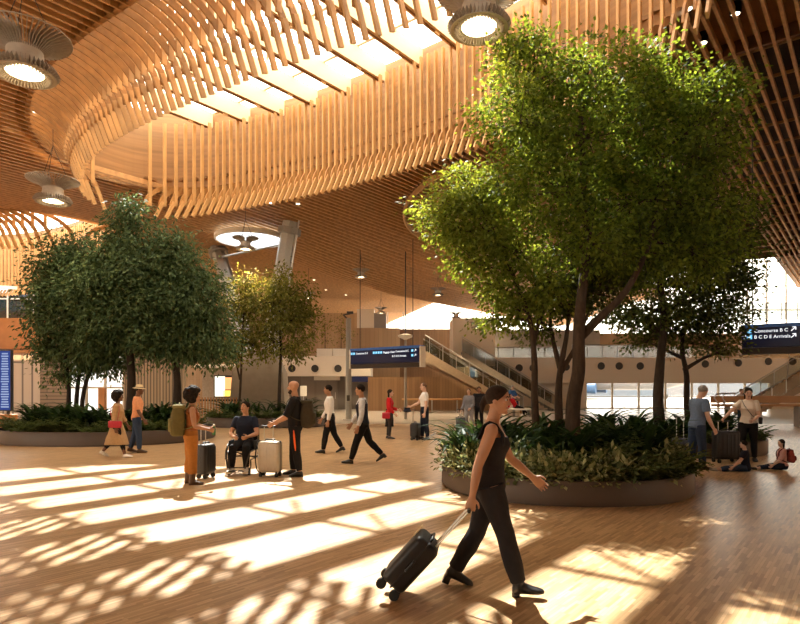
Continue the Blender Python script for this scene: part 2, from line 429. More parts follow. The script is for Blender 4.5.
# clerestory between the vaults
def glazing(name, x0, x1, Y, z0, z1, nx, nz, bar=.1, glass=None):
    f = MB()
    for i in range(nx+1): f.box((x0+(x1-x0)*i/nx, Y, (z0+z1)/2), (bar, .14, z1-z0))
    for k in range(nz+1): f.box(((x0+x1)/2, Y, z0+(z1-z0)*k/nz), (x1-x0, .12, bar))
    o = struct(name, f, M_white)
    g = MB(); g.box(((x0+x1)/2, Y, (z0+z1)/2), (x1-x0, .02, z1-z0)); gg = g.build('glass_pane', glass or M_glass, o); return o
a, c = A(372, 290, 63), A(482, 330, 63); glazing('window_3', a.x, c.x, 63.1, c.z, a.z+1, 7, 1, .12)
# mid mezzanine at the centre
def fascia(name, px0, px1, y0, y1, Y, holes):
    a, c = A(px0, y0, Y), A(px1, y1, Y); b = MB(); b.box(((a.x+c.x)/2, Y+1.5, (a.z+c.z)/2), (c.x-a.x, 3, a.z-c.z)); o = struct(name, b, M_cream)
    for px, py in holes:
        p = A(px, py, Y); h = thing('fascia_porthole', HOLE, 'porthole', (p.x, Y-.03, p.z), 0, HG)  # round porthole, set just off the fascia face
        r = MB(); M = Matrix.Rotation(PI/2, 3, 'X'); r.rings([[M@Vector((q*math.cos(t), q*math.sin(t), zz)) for t in np.linspace(0, 2*PI, 20, endpoint=False)] for q, zz in ((.36, 0), (.36, .05), (.30, .06), (.28, .01))], False); r.build('ring', M_cream, h, True)
        d = MB(); d.rings([[M@Vector((q*math.cos(t), q*math.sin(t), zz)) for t in np.linspace(0, 2*PI, 20, endpoint=False)] for q, zz in ((.30, .012), (.10, .03))]); d.build('air_nozzle', M_dark, h, True)
    return o
HOLE, HG = 'dark round porthole with air nozzle in the cream mezzanine edge beside the tall grey pole', 'portholes in the mezzanine edge by the pole'
fascia('wall_mezzanine', 276, 371, 356, 376, 45, [(292, 368.5), (315, 368.5), (338, 368.5)])
HOLE, HG = 'dark round porthole with air nozzle in the long cream mezzanine edge above the glass front', 'portholes in the long mezzanine edge'
fascia('wall_mezzanine_2', 480, 900, 358, 383, 45, [(519, 368), (533, 368), (566, 367), (601, 366), (619, 366), (640, 366), (705, 364), (738, 363), (768, 361.5), (792, 361.5)])
wpx('wall_mezzanine_lower', 270, 372, 376, 420, 46.5, M_greywall, z0=0)
wpx('wall_stair', 368, 500, 377, 420, 43.5, M_wallwood, z0=0)
wpx('wall_upper', 338, 400, 328, 358, 49, M_lightwood, z0=2)
wpx('wall_upper_2', 392, 456, 329, 380, 50, M_wallwood, z0=1)
wpx('wall_box', 357, 374, 309, 330, 52, M_white, 2.5)
wpx('wall_box_2', 374, 386, 313, 330, 51.5, mat('grey plaster', (.26, .25, .25), .7), 2.5)
wpx('wall_tower', 453, 495, 318, 366, 44, M_cream, 3)
# right hand glass front, upper clerestory, walls between
wpx('wall_right_lower', 480, 586, 382, 420, 47.5, M_cream, z0=0)
a, c = A(586, 380, 47.5), A(772, 410, 47.5); glazing('window_4', a.x, c.x, 47.6, 0, a.z+.4, 7, 1, .14)
wpx('wall_right_lower_2', 770, 960, 380, 420, 47.5, M_cream, z0=0)
wpx('wall_right_upper', 492, 600, 330, 360, 49, M_concrete, z0=3)
wpx('wall_right_upper_2', 585, 960, 334, 360, 51, mat('brown upper wall', (.30, .18, .095), .7, var=.05), z0=3)
a, c = A(496, 262, 52), A(960, 334, 52); glazing('window_5', a.x, c.x, 52, c.z, a.z, 24, 3, .11)
for px in (592, 652):   # dark transom boards on the glass front
    pass
def shelf_sign(px0, px1, y0, y1, Y, m, label, name='transom_board'):
    a, c = A(px0, y0, Y), A(px1, y1, Y); b = MB(); b.rbox(((a.x+c.x)/2, Y, (a.z+c.z)/2), (c.x-a.x, .12, a.z-c.z), .02, 1); o = b.build(name, m); return tag(o, label, 'board')
shelf_sign(590, 613, 377, 382, 47.2, M_dark, 'short dark board over the glass front just beside the thick tree trunk')
shelf_sign(632, 707, 376, 382, 47.2, M_dark, 'long dark board across the glass front, seen above the grey haired man')
# apron outside with a parked aeroplane
b = MB(); b.box((15, 150, -.3), (300, 140, .2)); struct('ground', b, mat('apron concrete', (.11, .115, .12), .9))
t = thing('airplane', 'blue and white parked airplane beyond the glass front, tail fin rising', 'airplane', (28, 88, 0), R(62))
b = MB(); n = 14; b.tube([(0, -14+2.0*i, 3.1+max(0, (i-10))*.12) for i in range(15)], [(.3+1.5*math.sin(min(1, (i+.3)/3.2)*PI/2))*(1 if i < 10 else 1-.17*(i-10)) for i in range(15)], 16); b.build('fuselage', mat('aircraft white', (.24, .26, .29), .4), t, True)
b = MB(); b.add([(-.12, 9, 4.2), (-.12, 14.5, 4.4), (-.12, 15.6, 8.4), (-.12, 13.4, 8.4), (.12, 9, 4.2), (.12, 14.5, 4.4), (.12, 15.6, 8.4), (.12, 13.4, 8.4)], [(0, 1, 2, 3), (7, 6, 5, 4), (0, 4, 5, 1), (1, 5, 6, 2), (2, 6, 7, 3), (3, 7, 4, 0)]); b.build('tail_fin', mat('aircraft blue', (.035, .10, .22), .4), t)
for sgn in (-1, 1):
    b = MB(); b.add([(sgn*1, -2, 2.2), (sgn*1, 4, 2.2), (sgn*13, 6.5, 3.3), (sgn*13, 5, 3.3), (sgn*1, -2, 2.5), (sgn*1, 4, 2.5), (sgn*13, 6.5, 3.4), (sgn*13, 5, 3.4)], [(0, 1, 2, 3), (7, 6, 5, 4), (0, 4, 5, 1), (1, 5, 6, 2), (2, 6, 7, 3), (3, 7, 4, 0)]); b.build('wing', MATS['aircraft white'], t)
    b = MB(); b.tube([(sgn*4.5, -1.5, 1.5), (sgn*4.5, 1.5, 1.5)], [.75, .6], 14); b.build('engine', MATS['aircraft blue'], t, True)
    b = MB(); b.tube([(sgn*1.6, 2, .45), (sgn*1.9, 2, .45)], .45, 12); b.tube([(sgn*1.7, 2, .5), (sgn*1.7, 2, 2.2)], .12, 6); b.build('landing_gear', M_rubber, t)
b = MB(); b.tube([(-.2, -10, .4), (.2, -10, .4)], .4, 12); b.tube([(0, -10, .4), (0, -10, 2.2)], .12, 6); b.build('landing_gear', M_rubber, t)
t = thing('concourse_building', 'long pale blue concourse building far outside beyond the parked airplane', 'building', (40, 125, 0))
b = MB(); b.box((0, 0, 3.4), (150, 10, 6.8)); b.build('wall', mat('far cladding', (.17, .20, .24), .8, var=.06), t)
b = MB(); b.box((0, 0, 7.0), (154, 12, .5)); b.build('roof', mat('far roof', (.22, .24, .27), .8), t)
for i in range(16): b = MB(); b.box((-70+i*9.3, -5.03, 3.6), (7.2, .1, 2.2)); b.build('window', mat('far window', (.08, .11, .15), .2), t)
# glass balustrades of the mezzanine
def balustrade(px0, px1, y0, y1, Y, label, n=5):
    a, c = A(px0, y0, Y), A(px1, y1, Y); L = c.x-a.x; H = a.z-c.z
    t = thing('balustrade', label, 'railing', (a.x, Y, c.z))
    for i in range(n): b = MB(); b.box((L*(i+.5)/n, 0, H/2), (L/n-.05, .03, H-.08)); b.build('glass_panel', M_rail, t)
    b = MB(); b.tube([(0, 0, H), (L, 0, H)], .035, 8); b.build('handrail', M_steel, t, True)
    for i in range(n+1): b = MB(); b.box((L*i/n, .04, H/2), (.05, .05, H)); b.build('post', M_greypaint, t)
    return t
balustrade(483, 560, 347, 358, 45.2, 'glass railing on the mezzanine edge beside the cream tower block')
balustrade(572, 648, 345, 358, 45.2, 'glass railing on the mezzanine edge behind the big tree trunk', 5)
balustrade(648, 830, 347, 358, 45.3, 'glass railing on the mezzanine edge below the sign with large lettering', 9)
balustrade(702, 830, 303, 320, 50, 'steel and glass railing high up in front of the upper windows', 8)
# mezzanine planter boxes and little trees are in e.py ; door and small signs on the taupe wall
t = thing('door_1', None, None, (A(327, 400, 46.3).x, 46.4, 0)); t['kind'] = 'structure'
b = MB(); b.box((0, 0, 1.1), (1.6, .12, 2.2)); b.build('door_leaf', M_greywall, t)
b = MB(); b.box((0, -.1, 2.45), (2.0, .1, .42)); b.build('door_header', M_white, t)
b = MB(); b.box((.65, -.1, 1.05), (.05, .06, .5)); b.build('door_handle', M_steel, t)
a = A(361, 377, 44.6)
shelf_sign(352, 370.5, 376.5, 382, 44.6, mat('navy sign', (.012, .018, .075), .35, var=.05), 'small navy sign under the cream mezzanine edge between the pole and the brown wall', 'wall_sign')
t = thing('notice_stand', 'small pale notice on a stand against the taupe wall behind the bald man', 'notice', G(303.5, 412.5).to_tuple())
b = MB(); b.lathe([(.22, 0), (.22, .03), (.03, .05)], n=16); b.build('base', M_greypaint, t, True)
b = MB(); b.tube([(0, 0, .03), (0, 0, 1.1)], .02, 8); b.build('pole', M_steel, t)
b = MB(); b.rbox((0, 0, 1.45), (.45, .04, .7), .02, 1); b.build('panel', M_white, t)
# stairs
M_tread = mat('oak tread', (.40, .20, .075), .5, var=.1, scale=3)
def stair(name, P0, P1, wid, n, label, rail=True, tread=M_tread, side=None):
    """flight in the x direction from top P0 to foot P1; width runs away from the viewer"""
    side = side or mat('stair side', (.30, .21, .13), .6)
    t = thing(name, label, 'stairs', (P1.x, P1.y, 0)); dx = (P0.x-P1.x)/n; dz = P0.z/n
    for i in range(n):
        b = MB(); b.box((dx*(i+.5), wid/2, dz*(i+.5)), (abs(dx)+.03, wid, dz)); b.build('step', tread, t)
    for yy in (0, wid):
        b = MB(); o = -.06 if yy == 0 else .06
        b.add([(0, yy+o, -0+.02), (dx*n, yy+o, P0.z-.6), (dx*n, yy+o, P0.z+.1), (0, yy+o, .32), (0, yy+o*1.7, .02), (dx*n, yy+o*1.7, P0.z-.6), (dx*n, yy+o*1.7, P0.z+.1), (0, yy+o*1.7, .32)], [(0, 1, 2, 3), (7, 6, 5, 4), (0, 4, 5, 1), (1, 5, 6, 2), (2, 6, 7, 3), (3, 7, 4, 0)]); b.build('stringer', side, t)
        if rail:
            b = MB(); b.tube([(0, yy+o, 1.2), (dx*n, yy+o, P0.z+1.1)], .035, 8); b.build('handrail', M_steel, t, True)
            b = MB(); b.add([(0, yy+o, .3), (dx*n, yy+o, P0.z+.1), (dx*n, yy+o, P0.z+1.0), (0, yy+o, 1.1), (0, yy+o+.015, .3), (dx*n, yy+o+.015, P0.z+.1), (dx*n, yy+o+.015, P0.z+1.0), (0, yy+o+.015, 1.1)], [(0, 1, 2, 3), (7, 6, 5, 4), (0, 4, 5, 1), (1, 5, 6, 2), (2, 6, 7, 3), (3, 7, 4, 0)]); b.build('glass_panel', M_rail, t)
            for i in range(0, n+1, 3): b = MB(); b.box((dx*i, yy+o, dz*i+.65), (.03, .05, 1.1)); b.build('baluster', M_steel, t)
    return t
p0, p1 = A(425, 352, 39), A(523, 418, 39); p1.z = 0
stair('staircase', p0, p1, 3.0, 22, 'wide oak staircase with glass sides descending from the mezzanine past the hanging sign')
p0, p1 = A(462, 352, 43.4), A(556, 414, 43.4); p1.z = 0
t = stair('escalator', p0, p1, 1.2, 24, 'escalator with dark handrails beside the oak staircase below the cream tower', True, mat('escalator steps', (.09, .085, .08), .4, .6), mat('escalator skirt', (.28, .23, .17), .5))
p0, p1 = A(862, 350, 37), A(757, 414, 37); p1.z = 0
stair('staircase', p0, p1, 2.5, 22, 'pale staircase with slim railing climbing behind the woman in the cream top')
# benches
def bench(name, x0, x1, Y, z, d, m, label, back=0):
    t = thing(name, label, 'bench', ((x0+x1)/2, Y, 0)); L = x1-x0
    b = MB(); b.rbox((0, 0, z-.05), (L, d, .1), .02, 2); b.build('seat', m, t)
    for sx in (-.42, 0, .42): b = MB(); b.rbox((sx*L, 0, (z-.1)/2), (.06, d*.7, z-.1), .01, 1); b.build('leg', M_greypaint, t)
    if back:
        b = MB(); b.rbox((0, d/2, z+back/2+.05), (L, .08, back), .02, 2); b.build('backrest', m, t)
        for sx in (-.42, .42): b = MB(); b.box((sx*L, d/2-.02, z+back*.3), (.06, .05, back*.8)); b.build('bracket', M_dark, t)
    return t
bench('bench', A(402, 395, 40).x, A(462, 395, 40).x, 40, .95, .6, M_tread, 'long low wooden bench along the brown wall behind the pilot')
bench('bench', A(497, 405, 35).x, A(531, 405, 35).x, 35.0, .48, .8, mat('white solid surface', (.8, .77, .72), .4, var=.02), 'white low bench holding the reclining person in red')
t = bench('bench', A(714, 398, 26).x, A(880, 398, 26).x, 26, .98, .55, M_tread, 'long high wooden bench behind the woman in the cream top', .3)
b = MB(); 
x0 = A(714, 398, 26).x-A(797, 398, 26).x
for k in (0, .35):
    pts = [(x0+.05+k, -.2, 1.05), (x0-.1+k, -.2, 1.25), (x0+.0+k, -.2, 1.42), (x0+.45+k, -.2, 1.46)]
    b = MB(); b.tube(pts, .03, 8); b.build('armrest', M_steel, t, True)
# ------------------------------------------------------------------ near-left facade behind the planter
M_orange = mat('orange fir panel', (.46, .20, .06), .5, var=.1, scale=2)
wpx('wall_left_balcony', -220, 62, 318, 349, 30, M_orange, 1.2)
b = MB(); a = A(-200, 350, 29.5); c = A(62, 353, 29.5); b.box(((a.x+c.x)/2, 30.4, (a.z+c.z)/2), (c.x-a.x, 2.0, a.z-c.z)); struct('trim_6', b, M_orange)
a, c = A(-200, 262, 44), A(60, 322, 44); glazing('window_6', a.x, c.x, 44, c.z-1, a.z, 10, 2, .1, glass_mat('teal glass', (.018, .075, .09), .1))
wpx('wall_left_panel', -220, 40, 360, 420, 31, plank_mat('white ribbed panels', (.66, .58, .50), (.60, .52, .44), (PI/2, 0, PI/2), w=6, h=.5, gap=.05), .2, 0)
M_luw = plank_mat('louvre boards', (.26, .19, .125), (.22, .155, .10), (PI/2, 0, 0), w=3, h=.18, gap=.02)
wpx('wall_left_louvre', 40, 68, 352, 420, 30.6, M_luw, .3, 0)
wpx('wall_left_top', 36, 236, 335, 356, 30.7, mat('brown soffit', (.25, .15, .075), .6), .6)
wpx('wall_left_slats', 124, 184, 354, 420, 30.8, plank_mat('tan slats', (.33, .24, .15), (.28, .20, .12), (PI/2, 0, PI/2), w=6, h=.16, gap=.03), .3, 0)
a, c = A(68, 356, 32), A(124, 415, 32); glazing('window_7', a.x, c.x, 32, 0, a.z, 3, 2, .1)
wpx('wall_left_glow', 60, 130, 340, 420, 36, emis('daylight glow wall', (1, .93, .82), 1.5), .1, 0)  # emitting wall stands in for daylight beyond the glazing
wpx('wall_left_column', 98, 104, 388, 420, 30.9, M_orange, .3, 0)
# kiosk with a bright picture screen behind a slatted fence
t = thing('kiosk', 'small lit kiosk with a colourful picture behind the woman in orange trousers', 'kiosk', (A(220, 400, 29).x, 29.5, 0))
b = MB(); b.box((0, .6, 1.35), (2.4, .1, 2.7)); b.build('back_wall', mat('kiosk wall', (.45, .38, .30), .7), t)
b = MB(); b.box((0, 0, 2.75), (2.6, 1.3, .14)); b.build('canopy', M_white, t)
b = MB(); b.box((.1, .52, 1.75), (1.4, .05, 1.1)); sc = b.build('picture_panel', M_dark, t)
for (x, z, wx, hz, cc) in ((-.3, 1.75, .5, 1.0, (.9, .85, .7)), (.15, 1.9, .4, .6, (.95, .35, .12)), (.5, 1.7, .4, .9, (.25, .45, .9)), (.1, 1.4, .5, .3, (.9, .6, .1))):
    b = MB(); b.box((x, .485, z), (wx, .02, hz)); b.build('picture_area', emis('kiosk %s' % str(cc), cc, 1.3), sc)
t2 = thing('slat_fence', 'low upright wooden slat fence in front of the lit kiosk', 'fence', (A(218, 400, 28).x, 28.0, 0))
b = MB()
for k in range(16): b.box((-1+k*.133, 0, .62), (.05, .06, 1.24))
b.build('slat_panel', M_tread, t2); b = MB(); b.box((0, .05, 1.1), (2.2, .05, .08)); b.build('rail', M_dark, t2); b = MB(); b.box((0, .05, .25), (2.2, .05, .08)); b.build('rail', M_dark, t2)
# flight display
t = thing('flight_display', 'tall blue flight information screen on a wooden base by the planter', 'display', (A(-8, 412, 22).x, 22, 0))
a, c = A(-30, 350, 22), A(12.5, 411, 22); H = a.z-c.z; Wd = c.x-a.x; ox = (a.x+c.x)/2-t.location.x; oz = (a.z+c.z)/2
b = MB(); b.rbox((ox, 0, oz), (Wd, .14, H), .02, 2); fr = b.build('frame', M_black, t)
b = MB(); b.box((ox, -.075, oz), (Wd-.08, .01, H-.08)); scn = b.build('screen', emis('screen blue', (.03, .055, .22), .8), t)
b = MB()
for r in range(22):
    z = oz+H/2-.14-r*(H-.2)/22
    for q, (x0, wl) in enumerate(((.05, .28), (.38, .5), (.95, .16), (1.18, .3))): b.box((ox-Wd/2+x0+wl/2, -.083, z), (wl*random.uniform(.7, 1), .006, .05))
b.build('timetable_row', emis('screen rows', (.5, .6, .9), .5), scn)
b = MB(); b.rbox((ox, 0, .36), (Wd+.1, .5, .72), .03, 2); b.build('base', M_orange, t)
for sx in (-.4, .4): b = MB(); b.box((ox+sx*Wd, 0, .8), (.08, .08, .2)); b.build('post', M_dark, t)
# leaning Y column and disc skylight
M_colm = mat('pale grey steel', (.46, .44, .40), .45, .3, var=.05)
t = thing('roof_column', 'forked steel column with a taupe base rising under the white disc', 'column', (-6.75, 29.0, 0))
b = MB(); b.rings([[(x*w_, y*d_, z) for x, y in ((-1, -1), (1, -1), (1, 1), (-1, 1))] for z, w_, d_ in ((0, 1.35, .7), (2.4, 1.2, .6), (3.4, .75, .5), (3.45, .3, .3))]); b.build('base', M_concrete, t)
for (px, py, nm, YY) in ((291, 226, 0, 28.7), (217, 248, 1, 34)):
    p = A(px, py, YY)-t.location; zt = 9.62
    top = Vector((p.x, p.y, zt)); bot = Vector((.35 if nm == 0 else -.35, 0, 2.6))
    b = MB(); ax = (top-bot).normalized()
    q = [bot, bot.lerp(top, .5), top]; b.tube(q, [(.42, .32), (.46, .34), (.40, .3)], 8); b.build('leg', M_colm, t)
    b = MB(); b.tube([bot+Vector((.40, -.2, 0)), top+Vector((.42, -.2, 0))], .05, 6); b.build('edge_tube', M_steel, t, True)
    b = MB(); b.tube([top-ax*.6, top-ax*.3], [(.56, .5), (.56, .5)], 10); b.build('collar', M_greypaint, t)
b = MB(); b.tube([A(222, 257, 30)-t.location, A(283, 244, 30)-t.location], .05, 6); b.build('tie_rod', M_steel, t)
def oculus(px, py, wpx_, z, label):
    Y = F*(z-CH)/(HY-py); x = (px-400)/F*Y; r = wpx_/2/F*Y
    t = thing('glow_disc_skylight', label, 'skylight', (x, Y, z))
    b = MB(); b.lathe([(r+.1, .2), (r+.1, -.02), (r, -.04), (r, .2)], n=40, cap=False); b.build('rim', M_white, t, True)
    b = MB(); b.lathe([(r, .02), (r*.5, .05), (.01, .06)], n=40); b.build('diffuser', emis('daylight glow disc', (.93, .97, 1), 1.6), t, True)  # emission stands in for skylight daylight, no opening cut above the disc
    return t
oculus(250.5, 240, 66, 9.12, 'round white disc skylight in the slatted ceiling beside the forked column')
oculus(13, 292, 42, 8.6, 'white disc skylight low behind the dark bushy trees')

# rear and side walls of the hall (behind the viewer and far to the sides)
wall('wall_rear', -60, 60, -16, 0, 6.6, M_lightwood)
glazing('window_fill', -60, 60, -15.9, 6.6, 9.9, 30, 1, .12)  # unseen glazing added over the low rear wall for soft front fill
for nm, x in (('wall_west', -62), ('wall_east', 52)):
    b = MB(); b.box((x, 20, 4.9), (.3, 72, 9.8)); struct(nm, b, M_lightwood)
# ------------------------------------------------------------------ pendant lamps
M_fin = mat('lamp fin wood grey', (.40, .34, .27), .5, var=.1)
M_finl = mat('lamp body', (.52, .46, .38), .45, .2, var=.05)
def lamp(name, p, W_, ang=130, col=(1, .80, .52)):
    l = bpy.data.lights.new(name, 'SPOT'); l.energy = W_; l.color = col; l.spot_size = R(ang); l.spot_blend = .6; l.shadow_soft_size = .25
    o = bpy.data.objects.new(name, l); C.objects.link(o); o.location = p; return o
def pendant(px, py, Y, dia, label, ceil, lit=True, cables=3):
    p = A(px, py, Y); k = dia/1.5; t = thing('pendant_lamp', label, 'lamp', tuple(p))
    if lit:
        lo = lamp('lamp_light', (0, 0, -.06*k), 260 if Y < 20 else 1500); lo.parent = t
        b = MB(); b.lathe([(.30*k, 0), (.2*k, -.012*k), (.01, -.016*k)], n=28); b.build('diffuser', M_lamp, t, True)
    b = MB(); b.lathe([(.31*k, -.0), (.47*k, -.06*k), (.50*k, -.05*k), (.36*k, .10*k), (.29*k, .28*k), (.29*k, .42*k), (.20*k, .42*k), (.2*k, .03*k)], n=28, cap=False); b.build('shade', M_finl, t, True)
    b = MB()
    for i in range(44):
        a = 2*PI*i/44; M = Matrix.Rotation(a, 3, 'Z'); b.box(M@Vector((.43*k, 0, .02*k)), (.2*k, .012*k, .14*k), M=M@Matrix.Rotation(R(-32), 3, 'Y'))
    b.build('lower_fin', M_fin, t)
    b = MB()
    for i in range(52):
        a = 2*PI*i/52; M = Matrix.Rotation(a, 3, 'Z')
        vs = [(.27*k, .36*k), (.27*k, .58*k), (.75*k, .66*k), (.75*k, .62*k), (.45*k, .52*k)]
        V = [M@Vector((r, y, z)) for y in (-.006*k, .006*k) for r, z in vs]
        b.add(V, [(0, 1, 2, 3, 4), (9, 8, 7, 6, 5)]+[(i_, (i_+1) % 5, 5+(i_+1) % 5, 5+i_) for i_ in range(5)])
    b.tube([(.74*k*math.cos(q), .74*k*math.sin(q), .64*k) for q in np.linspace(0, 2*PI, 40, endpoint=False)], .012*k, 6, closed=True)
    b.build('upper_fin', M_fin, t)
    b = MB(); H = ceil-p.z
    for i in range(cables):
        a = 2*PI*i/cables+.4; b.tube([(.45*k*math.cos(a), .45*k*math.sin(a), .6*k), (0, 0, min(H-.1, 1.7*k))], .008, 5)
    b.tube([(0, 0, min(H-.1, 1.7*k)), (0, 0, H)], .01, 6); b.build('cable', M_dark, t)
    return t
pendant(25, 73, 10.6, 1.5, 'large finned pendant lamp hanging under the slats beside the sweeping skylight lip', 9.9)
pendant(53, 201, 18.5, 1.5, 'finned pendant lamp hanging under the slats above the dark bushy trees', 9.85)
pendant(479, 27, 10.4, 1.5, 'large finned pendant lamp hanging within the skylight beside the big tree top', 12.5)
pendant(245.5, 249, 26.5, 1.15, 'finned pendant lamp hanging in front of the round white disc', 9.7)
pendant(361, 277, 33, .95, 'small finned pendant lamp hanging above the sign beside the tall grey pole', 9.0)
pendant(308.5, 298, 36, .8, 'small pendant lamp just beside the yellowish green tree crown', 9.4)
pendant(381, 313, 41, .85, 'small pendant lamp hanging in front of the white and grey boxes', 9.3)
pendant(438, 295, 37, .95, 'small pendant lamp hanging in front of the clerestory top edge near the tree', 8.6)
pendant(476, 328, 40, .9, 'small pendant lamp hanging in front of the cream tower block', 8.7)
pendant(456, 318, 46, .95, 'unlit star shaped pendant lamp seen against the bright clerestory', 8.6, False)
# ceiling spotlights
M_spot = emis('spot glow', (1, .86, .6), 7)
def spot(px, py, z, label, group, body=0, r=.075):
    Y = F*(z-CH)/(HY-py); t = thing('ceiling_spotlight', label, 'spotlight', ((px-400)/F*Y, Y, z), 0, group)
    b = MB(); b.lathe([(r*.8, 0), (.005, -.01)], n=16); b.build('lens', M_spot, t)
    b = MB(); b.lathe([(r*.82, .0), (r*1.05, -.015), (r*1.1, .02), (r*1.1, .05+body), (r*.6, .06+body)], n=16, cap=False); b.build('housing', M_black if body else M_white, t, True)
LG = 'small glowing ceiling spotlight set between the timber slats near the lip of the skylight'
for px, py in ((35, 112), (12, 126), (52, 130), (1, 170), (33, 179)): spot(px, py, 9.96-.04*(py > 140), LG, 'spotlights by the skylight lip', r=.07)
LG2 = 'tiny glowing ceiling spotlight in the slats beyond the skylight'
for px, py, z in ((185, 216, 9.7), (271, 203, 9.78), (298, 204, 9.8)): spot(px, py, z, LG2, 'spotlights beyond the skylight', r=.1)
LG3 = 'tiny ceiling spotlight on the far vault above the small potted trees'
for px, py, z in ((314, 280, 9.55), (326, 290, 9.55), (346, 295, 9.55), (394, 291, 9.55)): spot(px, py, z, LG3, 'spotlights on the far vault', r=.11)
for px, py, z, q in ((688, 9, 10.1, 'highest, by the hanging slat ends'), (735.5, 14, 10.1, 'highest, near the dark recess edge'), (703, 43, 10.1, 'lower, just above the tree top'), (657, 40, 10.1, 'lower, touching the tree top')):
    spot(px, py, z, 'can spotlight hung between slats over the big tree, '+q, 'can spotlights over the big tree', .22, .11)
# ------------------------------------------------------------------ hanging signs
M_navy = mat('sign navy', (.010, .016, .075), .3, var=.04, spec=.3); M_signtop = mat('sign top blue', (.05, .16, .55), .35)
M_signbot = mat('sign bottom brown', (.030, .018, .012), .45); M_txt = emis('sign lettering white', (.9, .92, .95), .9); M_icon = emis('sign icon blue', (.16, .55, .85), .9)
def sign(pL, pR, H, label, items, ceil):
    """pL,pR: lower left and right ends; items = (kind, text, x along, z up, size)"""
    d = pR-pL; L = d.length; rz = math.atan2(d.y, d.x)
    t = thing('hanging_sign', label, 'sign', tuple(pL), rz)
    b = MB(); b.rbox((L/2, 0, H*.62), (L, .3, H*.76), .012, 1); fr = b.build('panel', M_navy, t)
    b = MB(); b.box((L/2, 0, H*.12), (L, .28, H*.22)); b.build('lower_band', M_signbot, t)
    b = MB(); b.box((L/2, 0, H+.02), (L, .34, .05)); b.box((L/2, -.16, H*.965), (L, .025, H*.07)); b.build('top_strip', M_signtop, t)
    for x, nm in ((-.03, 'a'), (L+.03, 'b')): b = MB(); b.rbox((x, 0, H*.5), (.09, .36, H*1.0), .015, 1); b.build('end_cap', M_white, t)
    for x in (.12, .88):
        b = MB(); b.tube([(L*x, 0, H), (L*x, 0, ceil-pL.z)], .02, 6); b.build('hanger', M_dark, t)
    for kind, s_, x, z, sz in items:
        M = Matrix.Rotation(PI/2, 4, 'X'); y = -.156
        if kind == 'text':
            me = text_mesh(s_, sz); o = link(me, 'lettering', M_txt, fr); o.matrix_local = Matrix.Translation((x, y, z))@M
        elif kind == 'icon':
            b = MB(); b.box((x, y, z+sz*.38), (sz, .008, sz*.95)); b.build('icon_tile', M_icon, fr)
            b = MB(); b.add([(x-sz*.35, y-.006, z+sz*.3), (x+sz*.35, y-.006, z+sz*.55), (x+sz*.1, y-.006, z+sz*.2)], [(0, 1, 2)]); b.build('icon_mark', M_txt, fr)
        elif kind == 'arrow':
            b = MB(); q = sz*.09
            for a0, a1 in (((0, 0), (sz*.8, sz*.8)), ((sz*.2, sz*.8), (sz*.8+q/2, sz*.8)), ((sz*.8, sz*.2), (sz*.8, sz*.8))): b.tube([(x+a0[0], y, z+a0[1]), (x+a1[0], y, z+a1[1])], q, 4)
            b.build('arrow', M_txt, fr)
        elif kind == 'up':
            b = MB(); q = sz*.08
            for a0, a1 in (((.4, 0), (.4, .9)), ((.05, .5), (.4, .9)), ((.75, .5), (.4, .9))): b.tube([(x+a0[0]*sz, y, z+a0[1]*sz), (x+a1[0]*sz, y, z+a1[1]*sz)], q, 4)
            b.build('arrow', M_txt, fr)
    return t
pL, pR = A(352.5, 369, 30), A(422, 366.5, 27.2); pR.z = pL.z
L = (pR-pL).length; H = .95
it = []
def grp(x, z, txt, sz, n, after=False, arrow=False):
    w_ = len(txt)*sz*.56
    if not after:
        for k in range(n): it.append(('icon', '', x+k*sz*1.25, z, sz*.95))
        it.append(('text', txt, x+n*sz*1.25-.02, z, sz))
    else:
        it.append(('text', txt, x-w_, z, sz)); it.append(('icon', '', x+sz*.7, z, sz*.95)); it.append(('arrow', '', x+sz*1.7, z, sz*.9))
grp(.10, H*.74, 'Concourse D E', .125, 2); grp(L*.36, H*.74, 'Baggage Claim', .125, 4)
grp(L*.88, H*.76, 'Concourse B C', .125, 1, True); grp(L*.88, H*.53, 'B C D E Arrivals', .125, 1, True)
sign(pL, pR, H, 'long navy hanging sign beside the tall grey pole, in front of the brown wall', it, 8.5)
pL, pR = A(741.5, 355, 19.6), A(838, 353, 18.2); pR.z = pL.z
H = .92; it = []; L = (pR-pL).length
def X(px): return ((px-741.5)/(838-741.5)*L)
it.append(('up', '', X(742.6), H*.56, .15)); it.append(('icon', '', X(750.3), H*.76, .12)); it.append(('icon', '', X(750.3), H*.55, .15))
it.append(('text', 'Concourse B C', X(755.2), H*.76, .145)); it.append(('text', 'B C D E Arrivals', X(755.2), H*.55, .145))
it.append(('arrow', '', X(793), H*.77, .15)); it.append(('arrow', '', X(793), H*.54, .15))
sign(pL, pR, H, 'navy hanging sign with large lettering above the woman in the cream top', it, 9.9)
